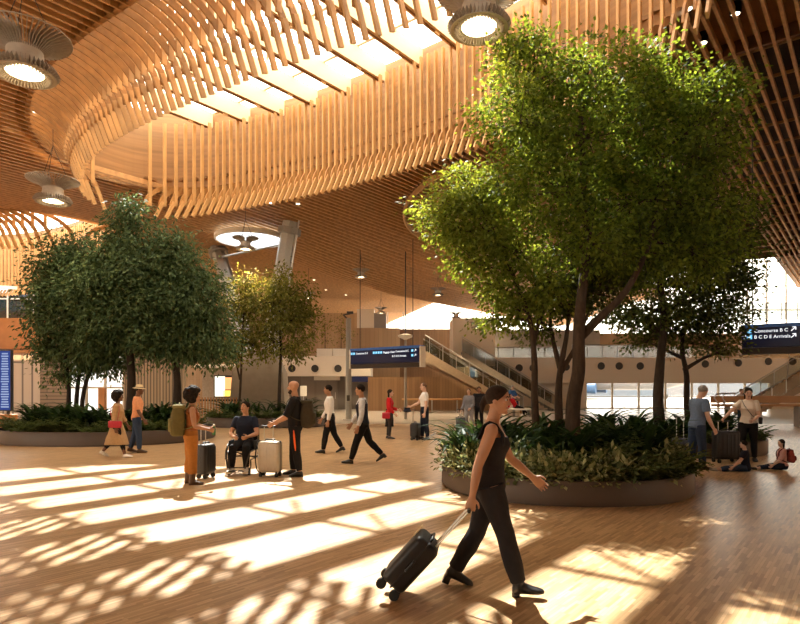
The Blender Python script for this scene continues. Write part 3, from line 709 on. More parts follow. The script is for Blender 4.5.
# poles
t = thing('lamp_pole', 'tall grey pole with a small arm at its top beside the longer sign', 'pole', tuple(G(348.5, 420)))
h = A(0, 318, t.location.y).z
b = MB(); b.lathe([(.30, 0), (.30, .04), (.16, .06)], n=20); b.build('base_plate', M_greypaint, t)
b = MB(); b.tube([(0, 0, .04), (0, 0, h)], [.16, .13], 14); b.build('pole', M_greypaint, t, True)
b = MB(); b.tube([(0, 0, h-.1), (-.25, -.1, h+.15), (.1, -.2, h+.2)], .05, 8); b.build('arm', M_dark, t, True)
b = MB(); b.rbox((.1, -.2, h+.25), (.34, .2, .14), .03, 2); b.build('camera_head', M_dark, t)
b = MB(); b.rbox((0, -.17, 1.15), (.16, .08, .3), .02, 1); b.build('control_box', M_dark, t)
t = thing('cable_pole', 'slender pale pole rising by the brown wall into a long ceiling cable', 'pole', tuple(G(405.5, 419)))
h1, h2 = A(0, 338, t.location.y).z, A(0, 255, t.location.y).z
b = MB(); b.tube([(0, 0, 0), (0, 0, h1)], [.08, .06], 12); b.build('pole', M_greypaint, t, True)
b = MB(); b.lathe([(.05, h1-.1), (.38, h1+.05), (.42, h1+.14), (.1, h1+.24)], n=24); b.build('dish', M_white, t, True)
b = MB(); b.tube([(0, 0, h1+.2), (0, 0, 9.0)], .03, 6); b.build('cable', M_dark, t)
# ------------------------------------------------------------------ planters
M_plw = mat('planter bronze', (.075, .052, .038), .5, .1, var=.06, scale=4)
M_soil = mat('dark soil', (.035, .022, .014), .95, var=.3, scale=30)
def planter(cx, cy, rx, ry, h, label, n=72, p=2.2):
    t = thing('planter', label, 'planter', (cx, cy, 0))
    def ring(k, z):
        out = []
        for i in range(n):
            a = 2*PI*i/n; c, q = math.cos(a), math.sin(a); e = 2/p
            out.append(Vector(((rx+k)*math.copysign(abs(c)**e, c), (ry+k)*math.copysign(abs(q)**e, q), z)))
        return out
    b = MB(); b.rings([ring(-.03, 0), ring(-.03, .035), ring(0, .035), ring(0, h-.015), ring(-.012, h), ring(-.05, h), ring(-.06, h-.01), ring(-.06, .1)], False); b.build('planter_wall', M_plw, t, True)
    b = MB(); b.rings([ring(-.055, h-.08), ring(-rx*.5, h-.03), ring(-rx*.95 if rx < ry else -ry*.95, h)]); b.build('soil', M_soil, t, True)
    return t
PL = [(2.85, 10.65, 2.1, 2.1, .37), (7.0, 16.0, 2.6, 1.6, .38), (-9.6, 20.0, 3.3, 2.8, .42), (-5.9, 26.6, 2.6, 1.6, .42)]
planter(*PL[0], 'large round bronze planter behind the striding woman with the trees of brightest green')
planter(*PL[1], 'bronze planter behind the woman in cream top and the two seated children')
planter(*PL[2], 'wide bronze planter with dark bushy trees behind the woman in beige coat')
planter(*PL[3], 'bronze planter behind the man in the wheelchair, with slender yellowish trees')
# ------------------------------------------------------------------ leaves
def quads(P, d, nrm, L, Wd, fold=0):
    """diamond leaves: P base, d direction, nrm normal; arrays n x 3"""
    s = np.cross(d, nrm); s /= np.linalg.norm(s, axis=1, keepdims=True)+1e-9
    L = L[:, None]; Wd = Wd[:, None]
    V = np.stack([P, P+d*L*.45+s*Wd*.5-nrm*fold*L, P+d*L-nrm*.12*L, P+d*L*.45-s*Wd*.5-nrm*fold*L], 1).reshape(-1, 3)
    return V, np.arange(len(V)).reshape(-1, 4)
def unit(v): return v/(np.linalg.norm(v, axis=1, keepdims=True)+1e-9)
def foliage(blobs, dens, leaf, wid, rc, nl, droop=.3, shell=.55, flat=.5, upb=.7):
    """blobs: (centre, (rx,ry,rz)); returns verts and clump centres by blob"""
    Vs, cl = [], []
    for c, r in blobs:
        n = max(3, int(dens*(r[0]*r[2]+r[0]*r[1]+r[1]*r[2])))
        d = unit(rng.normal(size=(n, 3))); rad = (shell+(1-shell)*rng.random(n))**.6
        rad = np.where(rng.random(n) < .22, rad*.55, rad)*(1+.12*rng.normal(size=n))
        cc = np.array(c)+d*rad[:, None]*np.array(r); cl.append(cc)
        m = nl; ctr = np.repeat(cc, m, 0); out = np.repeat(d, m, 0)
        off = rng.normal(size=(n*m, 3))*rc*np.array([1, 1, flat]); P = ctr+off
        dr = unit(unit(off)*.8+out*.5+rng.normal(size=(n*m, 3))*.5+np.array([0, 0, -droop]))
        nr = unit(out*.45+np.array([0, 0, upb])+rng.normal(size=(n*m, 3))*.45); nr = unit(nr-dr*(nr*dr).sum(1, keepdims=True))
        L = leaf*(.7+.6*rng.random(n*m)); V, _ = quads(P, dr, nr, L, L*wid, .05); Vs.append(V)
    V = np.concatenate(Vs); return V, cl
M_bark = mat('grey brown bark', (.052, .033, .021), .9, var=.3, scale=18, bump=.5, stretch=(1, 1, .3))
M_bark2 = mat('dark bark', (.035, .025, .018), .9, var=.3, scale=18, bump=.5, stretch=(1, 1, .3))
def bez(a, b, sag, k=7):
    a, b = Vector(a), Vector(b); m = a.lerp(b, .5)+Vector(sag); return [a*(1-t)**2+m*2*t*(1-t)+b*t*t for t in np.linspace(0, 1, k)]
def tree(label, base, h0, trunks, blobs, Y, lm, dens, leaf, wid, rc, nl, r0=.12, bark=None, group=None, depth=.9, **kw):
    """trunks: list of pixel polylines [(px,py),...] at depth Y; blobs: (px,py,rx_px,rz_px[,dY])"""
    B = Vector(base); t = thing('tree', label, 'tree', tuple(B), 0, group); bark = bark or M_bark
    bl = []
    for q in blobs:
        px, py, rx, rz = q[:4]; dy = q[4] if len(q) > 4 else 0
        c = A(px, py, Y+dy)-B; k = (Y+dy)/F
        bl.append((tuple(c), (rx*k, max(rx, rz)*k*depth, rz*k)))
    V, cl = foliage(bl, dens, leaf, wid, rc, nl, **kw)
    V[:, 2] = np.minimum(V[:, 2], kw.get('zmax', 8.4)) if False else V[:, 2]
    tops = []
    for i, tp in enumerate(trunks):
        P = [A(px, py, Y)-B for px, py in tp]; fork = tp[0][1] < 410
        if not fork: P[0].z = h0; P[0].y = 0
        for j in range(1, len(P)): P[j].y += .12*math.sin(j*1.7+i)
        # smooth the polyline
        Q = []
        for j in range(len(P)-1):
            p0, p1, p2, p3 = P[max(j-1, 0)], P[j], P[j+1], P[min(j+2, len(P)-1)]
            for u in np.linspace(0, 1, 5)[:-1]:
                Q.append(.5*((2*p1)+(p2-p0)*u+(2*p0-5*p1+4*p2-p3)*u*u+(3*p1-p0-3*p2+p3)*u**3))
        Q.append(P[-1]); n = len(Q)
        rr = [r0*(.62 if fork else 1.3 if j == 0 else 1.08 if j == 1 else 1)*(1-.75*(j/(n-1))) for j in range(n)]
        b = MB(); b.tube(Q, rr, 10); b.build('trunk', bark, t, True); tops += [(q, rr[j]) for j, q in enumerate(Q) if j > n*.35]
    for (c, r), cc in zip(bl, cl):
        c = Vector(c); st, sr = min(tops, key=lambda q: (q[0]-c).length+max(0, q[0].z-c.z)*1.2)
        b = MB(); path = bez(st, c, (0, 0, -.05*(c-st).length)); r1 = min(sr*.7, .02+.02*(c-st).length)
        b.tube(path, [r1*(1-.7*i/6) for i in range(7)], 7)
        for m in rng.choice(len(cc), min(12, len(cc)), replace=False):
            q = path[int(rng.integers(3, 7))]; b.tube(bez(q, cc[m], (0, 0, .05), 4), [.014, .011, .008, .005], 5)
        b.build('branch', bark, t, True)
    o = raw('foliage', V, np.arange(len(V)).reshape(-1, 4), lm, t); return t
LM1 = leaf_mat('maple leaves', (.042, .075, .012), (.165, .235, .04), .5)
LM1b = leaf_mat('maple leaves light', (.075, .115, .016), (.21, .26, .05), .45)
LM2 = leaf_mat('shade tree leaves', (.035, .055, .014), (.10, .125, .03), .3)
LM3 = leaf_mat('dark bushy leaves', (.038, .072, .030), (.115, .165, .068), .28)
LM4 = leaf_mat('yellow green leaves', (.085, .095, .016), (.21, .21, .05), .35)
z = PL[0][4]-.06
# big tree in the round planter (three trunks of three trees)
Y = 10.9
tree('tallest bright green tree, thick bent trunk, rising behind the striding woman', A(573, 437, Y).xy.to_3d(), z, [[(573, 440), (575, 405), (578, 372), (577, 340), (582, 300), (588, 250), (583, 190), (580, 120), (590, 60)], [(579, 338), (600, 318), (625, 290), (650, 240), (660, 190)]],
     [(522, 48, 26, 26, .2), (533, 78, 46, 40), (598, 82, 62, 38), (664, 92, 48, 34), (708, 92, 36, 26), (736, 126, 16, 12), (520, 122, 48, 34, -.3), (590, 138, 70, 46), (662, 150, 60, 46), (708, 140, 34, 40), (556, 188, 58, 40, -.4), (620, 200, 62, 44, .3), (690, 204, 52, 40, .3), (640, 250, 56, 36, .5), (590, 240, 44, 34, -.3), (700, 250, 46, 30, .6)],
     Y, LM1, 33, .085, .62, .17, 46, r0=.15, depth=.95, droop=.35)
Y = 11.6
tree('slender lighter green tree leaning from the round planter, beside the thick bent trunk', A(537, 432, Y).xy.to_3d(), z, [[(538, 436), (536, 400), (534, 360), (528, 320), (512, 270), (490, 220)], [(533, 345), (545, 300), (556, 250)]],
     [(444, 206, 30, 20), (470, 188, 30, 24), (452, 228, 26, 18), (486, 232, 36, 28), (470, 262, 28, 22), (505, 196, 36, 30), (520, 250, 34, 28), (500, 288, 26, 24), (520, 312, 26, 16), (545, 290, 30, 26), (493, 318, 14, 14)],
     Y, LM1b, 44, .085, .62, .16, 42, r0=.085, depth=.9, droop=.45)
Y = 12.2
tree('tree with upright forked stems just behind the thick bent trunk', A(561, 434, Y).xy.to_3d(), z, [[(561, 436), (560, 400), (560, 370), (566, 330), (572, 280)], [(560, 368), (552, 330), (548, 290)], [(561, 372), (578, 340), (590, 300)]],
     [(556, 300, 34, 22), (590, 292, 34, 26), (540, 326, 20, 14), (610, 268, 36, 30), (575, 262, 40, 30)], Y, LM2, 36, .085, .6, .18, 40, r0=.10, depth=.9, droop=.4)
# shaded trees of the planter behind
Y = 15.6
tree('dark shaded tree with straight thick trunk seen behind the round planter', A(660, 436, Y).xy.to_3d(), PL[1][4]-.06, [[(661, 440), (660, 400), (660, 360), (662, 320), (660, 270), (664, 220)], [(661, 335), (640, 312), (622, 296)], [(661, 320), (690, 290), (715, 260)]],
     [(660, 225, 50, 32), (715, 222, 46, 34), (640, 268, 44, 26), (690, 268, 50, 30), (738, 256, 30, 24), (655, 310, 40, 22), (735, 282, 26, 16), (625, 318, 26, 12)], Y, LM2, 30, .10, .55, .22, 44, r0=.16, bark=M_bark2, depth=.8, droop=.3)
Y = 16.3
tree('dark shaded tree, slim curved trunk and low boughs, beside the grey haired man', A(690, 436, Y).xy.to_3d(), PL[1][4]-.06, [[(691, 440), (689, 405), (686, 375), (680, 345), (690, 310), (700, 280)], [(684, 370), (705, 358), (725, 350)], [(683, 358), (664, 350), (650, 344)]],
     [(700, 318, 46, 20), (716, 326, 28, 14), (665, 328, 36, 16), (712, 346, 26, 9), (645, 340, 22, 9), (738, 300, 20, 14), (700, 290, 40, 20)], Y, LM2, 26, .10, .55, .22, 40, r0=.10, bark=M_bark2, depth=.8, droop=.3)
# dark bushy trees of the wide planter
z = PL[2][4]-.06; Y = 20.0
kw = dict(droop=.7, flat=.8, upb=.5)
tree('tallest dark bushy tree of the wide planter, with a pale sunlit tip', A(130, 420, Y).xy.to_3d(), z, [[(130, 425), (130, 380), (129, 330), (130, 270), (129, 220)]],
     [(128, 215, 15, 14), (126, 238, 25, 20), (112, 258, 26, 20), (146, 262, 26, 20), (126, 282, 36, 24), (98, 296, 30, 22), (152, 298, 30, 24), (122, 320, 36, 22), (105, 340, 26, 18), (150, 335, 28, 20)], Y, LM3, 24, .15, .42, .24, 58, r0=.17, bark=M_bark2, **kw)
Y = 20.3
tree('dark bushy tree behind the woman in orange trousers, with rounded drooping crown', A(176, 420, Y).xy.to_3d(), z, [[(176, 425), (176, 385), (175, 340), (176, 290), (178, 260)]],
     [(176, 250, 20, 18), (184, 272, 24, 20), (168, 280, 26, 22), (197, 292, 24, 22), (182, 308, 32, 24), (208, 324, 20, 22), (196, 338, 30, 22), (172, 345, 28, 18), (215, 348, 18, 16)], Y, LM3, 24, .15, .42, .24, 58, r0=.16, bark=M_bark2, **kw)
Y = 20.8
tree('dark bushy many stemmed tree by the flight screen', A(72, 420, Y).xy.to_3d(), z, [[(66, 425), (67, 390), (64, 340), (66, 290)], [(75, 425), (77, 385), (86, 345), (84, 300)], [(81, 425), (85, 390), (98, 355), (104, 330)]],
     [(66, 252, 22, 18), (48, 264, 16, 16), (82, 266, 22, 18), (52, 290, 24, 20), (80, 296, 28, 22), (38, 308, 12, 12), (62, 322, 30, 18), (92, 330, 26, 20), (48, 345, 20, 12), (78, 356, 28, 14), (110, 362, 22, 12), (58, 374, 14, 6)], Y, LM3, 22, .15, .42, .24, 54, r0=.09, bark=M_bark2, **kw)
# slender trees further back
z = PL[3][4]-.06; Y = 26.4
tree('slender yellow green tree, between dark bushy crowns and the forked column', A(240, 420, Y).xy.to_3d(), z, [[(238, 415), (240, 380), (243, 330), (246, 290)], [(240, 380), (231, 340), (228, 310)]],
     [(246, 285, 16, 14), (236, 304, 18, 18), (252, 312, 18, 18), (240, 334, 18, 16), (230, 352, 16, 12), (252, 345, 14, 14)], Y, LM4, 11, .15, .5, .26, 46, r0=.07, bark=M_bark, **kw)
Y = 25.9
tree('yellow green tree with one dark slim trunk beside the bald bearded man', A(279, 420, Y).xy.to_3d(), z, [[(279, 415), (279, 385), (281, 350), (280, 320), (281, 290)]],
     [(278, 282, 18, 14), (292, 296, 20, 16), (268, 302, 18, 18), (284, 318, 26, 20), (302, 320, 14, 18), (270, 342, 18, 14), (292, 346, 18, 12)], Y, LM4, 14, .15, .5, .26, 50, r0=.09, bark=M_bark2, **kw)
# small potted trees on the mezzanine
for px, lab in ((325, 'small thin potted tree on the mezzanine, beside the other and farther from the pole'), (341, 'small airy potted tree on the mezzanine right beside the tall grey pole')):
    Y = 46.2; t_ = A(px, 356, Y)
    t_.z = 4.06; bx = thing('planter_box', 'white planter box on the mezzanine edge holding '+('the thin tree' if px == 325 else 'the airy tree nearer the pole'), 'planter', (t_.x, Y, t_.z))
    b = MB(); b.rbox((0, 0, .3), (1.2, .7, .6), .03, 2); b.build('box', M_white, bx); b = MB(); b.box((0, 0, .6), (1.08, .58, .03)); b.build('soil', M_soil, bx)
    tree(lab, (t_.x, Y, t_.z+.55), .0, [[(px, 354), (px, 340), (px, 322)]], [(px, 318, 9, 5), (px-5, 327, 7, 4), (px+6, 330, 8, 5), (px, 338, 9, 4)] if px == 341 else [(px, 324, 5, 5), (px-3, 334, 5, 4), (px+2, 342, 5, 4)], Y, LM4, 2.6, .16, .45, .3, 22, r0=.06, bark=M_bark)
# ------------------------------------------------------------------ understorey plants
def blade(mb, ang, L, w_, lean, k=6, twist=0):
    c, s_ = math.cos(ang), math.sin(ang); vs = []
    for i in range(k+1):
        t = i/k; el = lean+t*t*1.15; r = L*(t*math.cos(el*.5)*.0+t*math.sin(el*.75)); z = L*t*math.cos(el*.62)
        ww = w_*math.sin(PI*min(1, .12+.88*t)**.8)*(1 if i < k else .02); x, y = r*c, r*s_
        vs += [(x-s_*ww, y+c*ww, z+.25*ww), (x, y, z-.1*ww), (x+s_*ww, y-c*ww, z+.25*ww)]
    fs = []
    for i in range(k): a = 3*i; fs += [(a, a+1, a+4, a+3), (a+1, a+2, a+5, a+4)]
    mb.add(vs, fs)
M_strap = leaf_mat('strap leaves', (.010, .024, .008), (.035, .07, .018), .15)
M_bush = leaf_mat('variegated leaves', (.045, .07, .02), (.34, .34, .16), .3)
M_fern = leaf_mat('fern leaves', (.035, .06, .016), (.12, .15, .05), .3)
def leafmesh(kind, seed):
    rd = random.Random(seed); mb = MB()
    if kind == 'strap':
        for i in range(15): blade(mb, rd.uniform(0, 2*PI), rd.uniform(.45, .78), rd.uniform(.035, .055), rd.uniform(.05, .75))
    elif kind == 'fern':
        for i in range(13):
            a = rd.uniform(0, 2*PI); L = rd.uniform(.3, .5); le = rd.uniform(.3, 1.1); c, s_ = math.cos(a), math.sin(a)
            mb.tube([Vector((L*t*math.sin(le+t*.8)*c, L*t*math.sin(le+t*.8)*s_, L*t*math.cos((le+t*.8)*.8))) for t in np.linspace(0, 1, 6)], [.006, .005, .004, .003, .003, .002], 4)
            for j in range(2, 9):
                t = j/9; el = le+t*.8; p = Vector((L*t*math.sin(el)*c, L*t*math.sin(el)*s_, L*t*math.cos(el*.8)))
                for sg in (-1, 1):
                    l2 = .13*(1.15-t)*rd.uniform(.8, 1.3); q = Vector((-s_*sg*.8+c*.5, c*sg*.8+s_*.5, -.15))*l2; u = Vector((c, s_, .2))*.022
                    mb.add([p, p+q*.5+u, p+q, p+q*.5-u], [(0, 1, 2, 3)])
    else:
        for i in range(120):
            d = Vector((rd.gauss(0, 1), rd.gauss(0, 1), abs(rd.gauss(.3, .8)))).normalized(); p = Vector((d.x*.26, d.y*.26, d.z*.30))*rd.uniform(.6, 1.05)
            L = rd.uniform(.05, .10); q = (d+Vector((rd.gauss(0, .5), rd.gauss(0, .5), rd.gauss(-.2, .4)))).normalized()*L; s_ = q.cross(Vector((rd.gauss(0, .3), rd.gauss(0, .3), 1))).normalized()*L*.32
            mb.add([p, p+q*.45+s_, p+q, p+q*.45-s_], [(0, 1, 2, 3)])
    return mb.mesh(kind)
PM = {k: [leafmesh(k, s) for s in range(4)] for k in ('strap', 'fern', 'bush')}
for k, m in (('strap', M_strap), ('fern', M_fern), ('bush', M_bush)):
    for me in PM[k]: me.materials.append(m)
NMS = {'strap': 'strap_leaf_plant', 'fern': 'fern', 'bush': 'variegated_shrub'}
PG = ['in the round planter behind the striding woman', 'in the planter behind the woman in the cream top', 'in the wide planter under the dark bushy trees', 'in the planter behind the man in the wheelchair']
LB = {'strap': 'dark upright strap leaved plant growing ', 'fern': 'low feathery green fern growing ', 'bush': 'low pale variegated shrub growing near the rim '}
def plant(kind, pi, x, y, sc):
    cx, cy, rx, ry, h = PL[pi]; o = bpy.data.objects.new(NMS[kind], PM[kind][random.randrange(4)]); C.objects.link(o)
    o.location = (x, y, h-.06); o.rotation_euler = (0, 0, random.uniform(0, 6.28)); o.scale = (sc*1.15, sc*1.15, sc*(1.5 if pi == 0 else 1.35)*random.uniform(.9, 1.1))
    tag(o, LB[kind]+PG[pi], 'plant', {'strap': 'strap leaved plants ', 'fern': 'ferns ', 'bush': 'variegated shrubs '}[kind]+PG[pi])
def inside(pi, a, k): cx, cy, rx, ry, h = PL[pi]; return cx+rx*k*math.cos(a), cy+ry*k*math.sin(a)
# round planter
for i in range(44):
    a = R(180+180*(i+.5)/44)+random.uniform(-.03, .03); x, y = inside(0, a, .86 if i % 2 else .93)
    right = math.cos(a) > .2
    plant('fern' if right and i % 3 else 'bush', 0, x, y, random.uniform(.9, 1.15))
for i in range(34):
    a = R(170+200*(i+.5)/34); x, y = inside(0, a, random.uniform(.62, .75)); plant('fern' if math.cos(a) > -.1 or i % 2 else 'bush', 0, x, y, random.uniform(1.0, 1.35))
for i in range(22):
    a = R(165+210*(i+.5)/22); x, y = inside(0, a, random.uniform(.35, .52)); plant('strap' if math.cos(a) < .4 else 'fern', 0, x, y, random.uniform(.9, 1.1) if math.cos(a) < .4 else 1.5)
for i in range(26):
    a = R(-20+220*(i+.5)/26); x, y = inside(0, a, random.uniform(.55, .9)); plant('strap', 0, x, y, random.uniform(.85, 1.15))
for x, y in ((.95, 10.6), (1.05, 10.95), (1.15, 10.3)): plant('strap', 0, x, y, .9)
# the other planters
for pi, ns, nf in ((1, 18, 30), (2, 46, 60), (3, 14, 28)):
    for i in range(nf):
        a = R(178+184*(i+.5)/nf); x, y = inside(pi, a, random.uniform(.8, .93)); plant('fern', pi, x, y, random.uniform(1.0, 1.3))
    for i in range(ns):
        a = R(160+220*(i+.5)/ns); x, y = inside(pi, a, random.uniform(.5, .75)); plant('strap', pi, x, y, random.uniform(.95, 1.25))
# ------------------------------------------------------------------ people
def smooth_r(pts, k=4):
    Q = []
    for j in range(len(pts)-1):
        p0, p1, p2, p3 = pts[max(j-1, 0)], pts[j], pts[j+1], pts[min(j+2, len(pts)-1)]
        for u in np.linspace(0, 1, k+1)[:-1]: Q.append(.5*((2*p1)+(p2-p0)*u+(2*p0-5*p1+4*p2-p3)*u*u+(3*p1-p0-3*p2+p3)*u**3))
    Q.append(pts[-1]); return Q
SKIN = {}
def skin(name, c): return mat('skin '+name, c, .5, var=.06, scale=8)
SK_T = skin('tan', (.46, .24, .14)); SK_L = skin('light', (.58, .36, .26)); SK_D = skin('deep', (.14, .065, .035)); SK_M = skin('medium', (.36, .185, .105))
M_hair = mat('dark hair', (.014, .009, .006), .85, var=.4, scale=40, bump=.4, spec=.12); M_hairg = mat('grey hair', (.28, .26, .24), .6, var=.3, scale=40, bump=.3); M_hairb = mat('brown hair', (.10, .05, .022), .55, var=.3, scale=40, bump=.3)
M_eye = mat('eye white', (.5, .47, .44), .3, var=.02); M_iris = mat('dark iris', (.02, .012, .008), .25, var=.1); M_lip = mat('lip', (.26, .11, .08), .5, var=.08)
def fab(name, c, var=.1): return mat('fabric '+name, c, .85, var=var, scale=22, bump=.25, spec=.15)
class Fig: pass
def person(label, loc, heading, H, fem=False, lean=0, headyaw=0, headpitch=0, legs=None, arms=None, sk=SK_M, hair=('short', M_hair), clothes=(), vox=.008, sit=None, twist=0, parent_hint=None, curl=.5, hands=True, face=1):
    """legs/arms: dict side(-1 left, +1 right)->angles in degrees. legs (thigh pitch fwd, knee bend, spread, foot pitch); arms (pitch fwd, out, elbow bend, inward)"""
    g = Fig(); k = H; g.k = k
    t = thing('person', label, 'person', loc, R(-heading)); g.t = t; g.vox = vox
    l = R(lean); up = Vector((0, math.sin(l), math.cos(l))); fw = Vector((0, math.cos(l), -math.sin(l))); X = Vector((1, 0, 0))
    P = Vector((0, 0, 0)); g.up, g.fw, g.P = up, fw, P
    legs = legs or {-1: (0, 2, 3, 0), 1: (0, 2, 3, 0)}; arms = arms or {-1: (2, 9, 12, 5), 1: (2, 9, 12, 5)}
    J = {}
    fs = .93 if fem else 1.0; g.fs = fs
    lo = 1e9
    for sd in (-1, 1):
        a, b, c, f = legs[sd]; a, b, c, f = R(a), R(b), R(c), R(f)
        hip = Vector((sd*.052*k, 0, -.012*k))
        d1 = Vector((math.sin(c)*sd, math.sin(a)*math.cos(c), -math.cos(a)*math.cos(c)))
        d2 = Vector((math.sin(c)*sd*.5, math.sin(a-b), -math.cos(a-b))).normalized()
        kn = hip+d1*.245*k; an = kn+d2*.238*k
        td = Vector((.12*sd, math.cos(f), math.sin(f))).normalized()
        sole = Vector((0, math.sin(f), -math.cos(f)))
        heel = an-td*.028*k+sole*.036*k; toe = an+td*.105*k+sole*.036*k
        J[('leg', sd)] = (hip, kn, an, td, sole, d1, d2); lo = min(lo, heel.z, toe.z)
    if sit is not None: lo = -sit          # pelvis height given
    off = Vector((0, 0, -lo)); g.off = off
    P = off.copy(); g.P = P
    for sd in (-1, 1):
        h_, kn, an, td, so_, d1, d2 = J[('leg', sd)]; J[('leg', sd)] = (h_+off, kn+off, an+off, td, so_, d1, d2)
    sw = (.090 if fem else .104)*k; g.sw = sw
    shc = P+up*.266*k; tw = Matrix.Rotation(R(twist), 3, 'Z'); Xs = tw@X; fws = tw@fw; g.Xs, g.fws = Xs, fws
    for sd in (-1, 1):
        a, c, b, i = [R(q) for q in arms[sd]]
        sh = shc+Xs*sd*sw
        def dirv(p, o): return (Xs*(math.sin(o)*sd)+fws*(math.sin(p)*math.cos(o))-Vector((0, 0, 1))*(math.cos(p)*math.cos(o))).normalized()
        u1 = dirv(a, c); u2 = dirv(a+b, c-i)
        el = sh+u1*.178*k; wr = el+u2*.150*k
        J[('arm', sd)] = (sh, el, wr, u1, u2)
    nb = P+up*.322*k
    Rh = Matrix.Rotation(R(twist+headyaw), 3, 'Z')@Matrix.Rotation(-l*.4+R(headpitch), 3, 'X'); g.Rh = Rh
    hc = nb+up*.023*k+Rh@Vector((0, .018*k, .067*k)); g.hc = hc; g.nb = nb; hh = .067*k; g.hh = hh; g.J = J
    # torso profile: (height, half width, half depth, forward shift)
    g.TP = ([(-.075, .055, .05, 0), (-.045, .088, .066, -.004), (-.005, .099, .072, -.006), (.045, .086, .060, 0), (.095, .070, .050, .004), (.15, .076, .056, .006), (.195, .084, .066, .014), (.235, .086, .058, .008), (.268, .094, .046, 0), (.290, .078, .038, -.004), (.312, .041, .034, -.004)]
            if fem else [(-.075, .055, .05, 0), (-.045, .084, .064, -.003), (-.005, .092, .068, -.003), (.045, .088, .062, 0), (.095, .083, .059, .004), (.15, .090, .063, .006), (.195, .100, .068, .008), (.235, .105, .064, .004), (.268, .110, .052, -.002), (.290, .088, .043, -.006), (.312, .047, .037, -.006)])
    def torso(mb, h0, h1, o, nn=22, extra=0):
        rows = [r for r in g.TP if h0-1e-6 <= r[0] <= h1+1e-6]; rr = []
        for h, w, d, s in rows:
            q = max(0, min(1, (h-.05)/.2)); x_ = X.lerp(Xs, q).normalized(); f_ = fw.lerp(fws, q).normalized(); c = P+up*h*k+f_*s*k
            w2, d2 = w*k+o, d*k+o
            rr.append([c+x_*(w2*math.copysign(abs(math.cos(a))**.85, math.cos(a)))+f_*(d2*math.sin(a)) for a in [2*PI*j/nn for j in range(nn)]])
        mb.rings(rr)
    g.torso = torso
    def arm(mb, sd, o, frac=2.0, loose=0):
        sh, el, wr, u1, u2 = J[('arm', sd)]; ra = [.033, .033, .030, .026, .024, .026, .023, .0175, .0165]; n = len(ra)
        pts = [sh-u1*.0*k+Vector((0, 0, .0)), sh.lerp(el, .3), sh.lerp(el, .62), sh.lerp(el, .88), el.lerp(wr, .04), el.lerp(wr, .25), el.lerp(wr, .52), el.lerp(wr, .85), wr]
        ts = [0, .3, .62, .88, 1.04, 1.25, 1.52, 1.85, 2.0]; q = [(p, r*k*fs+o*(1+loose*tt)) for p, r, tt in zip(pts, ra, ts) if tt <= frac+1e-6]
        mb.tube([p for p, r in q], [r for p, r in q], 14); mb.ell(sh+Vector((0, 0, .002*k)), (.0345*k*fs+o*.9,)*3)
    g.arm = arm
    def leg(mb, sd, o, frac=2.0, flare=0):
        hip, kn, an, td, so_, d1, d2 = J[('leg', sd)]; ra = [.058, .056, .048, .040, .036, .035, .036, .029, .022, .021]
        pts = [hip+Vector((0, 0, .01*k)), hip.lerp(kn, .18), hip.lerp(kn, .5), hip.lerp(kn, .85), hip.lerp(kn, 1.0), kn.lerp(an, .14), kn.lerp(an, .34), kn.lerp(an, .66), kn.lerp(an, .92), an]
        ts = [0, .18, .5, .85, 1, 1.14, 1.34, 1.66, 1.92, 2.0]; q = [(p, r*k*(1.04 if fem and tt < .6 else fs if fem else 1)+o+flare*max(0, tt-.5)) for p, r, tt in zip(pts, ra, ts) if tt <= frac+1e-6]
        mb.tube([p for p, r in q], [r for p, r in q], 16)
    g.leg = leg
    def foot(mb, sd, o=0, heel=0, tall=0):
        hip, kn, an, td, so_, d1, d2 = J[('leg', sd)]; sn = -so_; side = td.cross(sn)
        rr = []
        for u, w, h0, h1 in ((-.034, .017, .0, .030), (-.026, .024, .0, .046), (0, .026, 0, .056), (.03, .027, 0, .048), (.062, .030, 0, .034), (.09, .028, 0, .026), (.108, .020, .002, .02), (.116, .008, .004, .013)):
            base = an+so_*.038*k+td*u*k; w2 = w*k+o; lo_, hi = h0*k-(o*.3), h1*k+o
            rr.append([base+side*(w2*math.cos(a))+sn*((lo_+hi)/2+(hi-lo_)/2*math.copysign(abs(math.sin(a))**.7, math.sin(a))) for a in [2*PI*j/14 for j in range(14)]])
        mb.rings(rr)
        if heel: mb.box(an+so_*(.038*k+heel/2)-td*.018*k, (.036*k, .036*k, heel+.02), M=Matrix((side, td, sn)).transposed())
        if tall: mb.tube([an+so_*.01*k, an-d2*tall*k*.5, an-d2*tall*k], [.03*k+o, .027*k+o, .030*k+o], 14)
    g.foot = foot
    def headm(mb, o=0):
        rr = []
        for z, rx, ry, yo in ((-1.0, .22, .22, .30), (-.9, .36, .36, .25), (-.72, .46, .54, .14), (-.45, .56, .68, .06), (-.15, .62, .76, .0), (.12, .66, .83, -.05), (.4, .67, .85, -.08), (.68, .57, .72, -.09), (.88, .38, .48, -.08), (.99, .10, .12, -.08)):
            rr.append([hc+Rh@Vector((rx*hh*math.cos(a)*(1-.10*max(0, math.sin(a))), (yo+ry*math.sin(a))*hh, z*hh)) for a in [2*PI*j/20 for j in range(20)]])
        mb.rings(rr)
        E = lambda c, r, M=None: mb.ell(hc+Rh@(Vector(c)*hh), tuple(q*hh for q in r), Rh if M is None else Rh@M, 12, 8)
        E((0, .80, -.16), (.10, .14, .20)); E((0, .92, -.25), (.135, .12, .09)); E((0, .74, .12), (.07, .1, .2))
        E((.27, .68, .20), (.24, .10, .07)); E((-.27, .68, .20), (.24, .10, .07)); E((0, .70, -.60), (.22, .09, .07)); E((0, .62, -.88), (.2, .16, .12))
        E((.38, .52, -.22), (.17, .14, .15)); E((-.38, .52, -.22), (.17, .14, .15))
        for sd in (-1, 1): E((sd*.66, -.06, -.08), (.06, .17, .26))
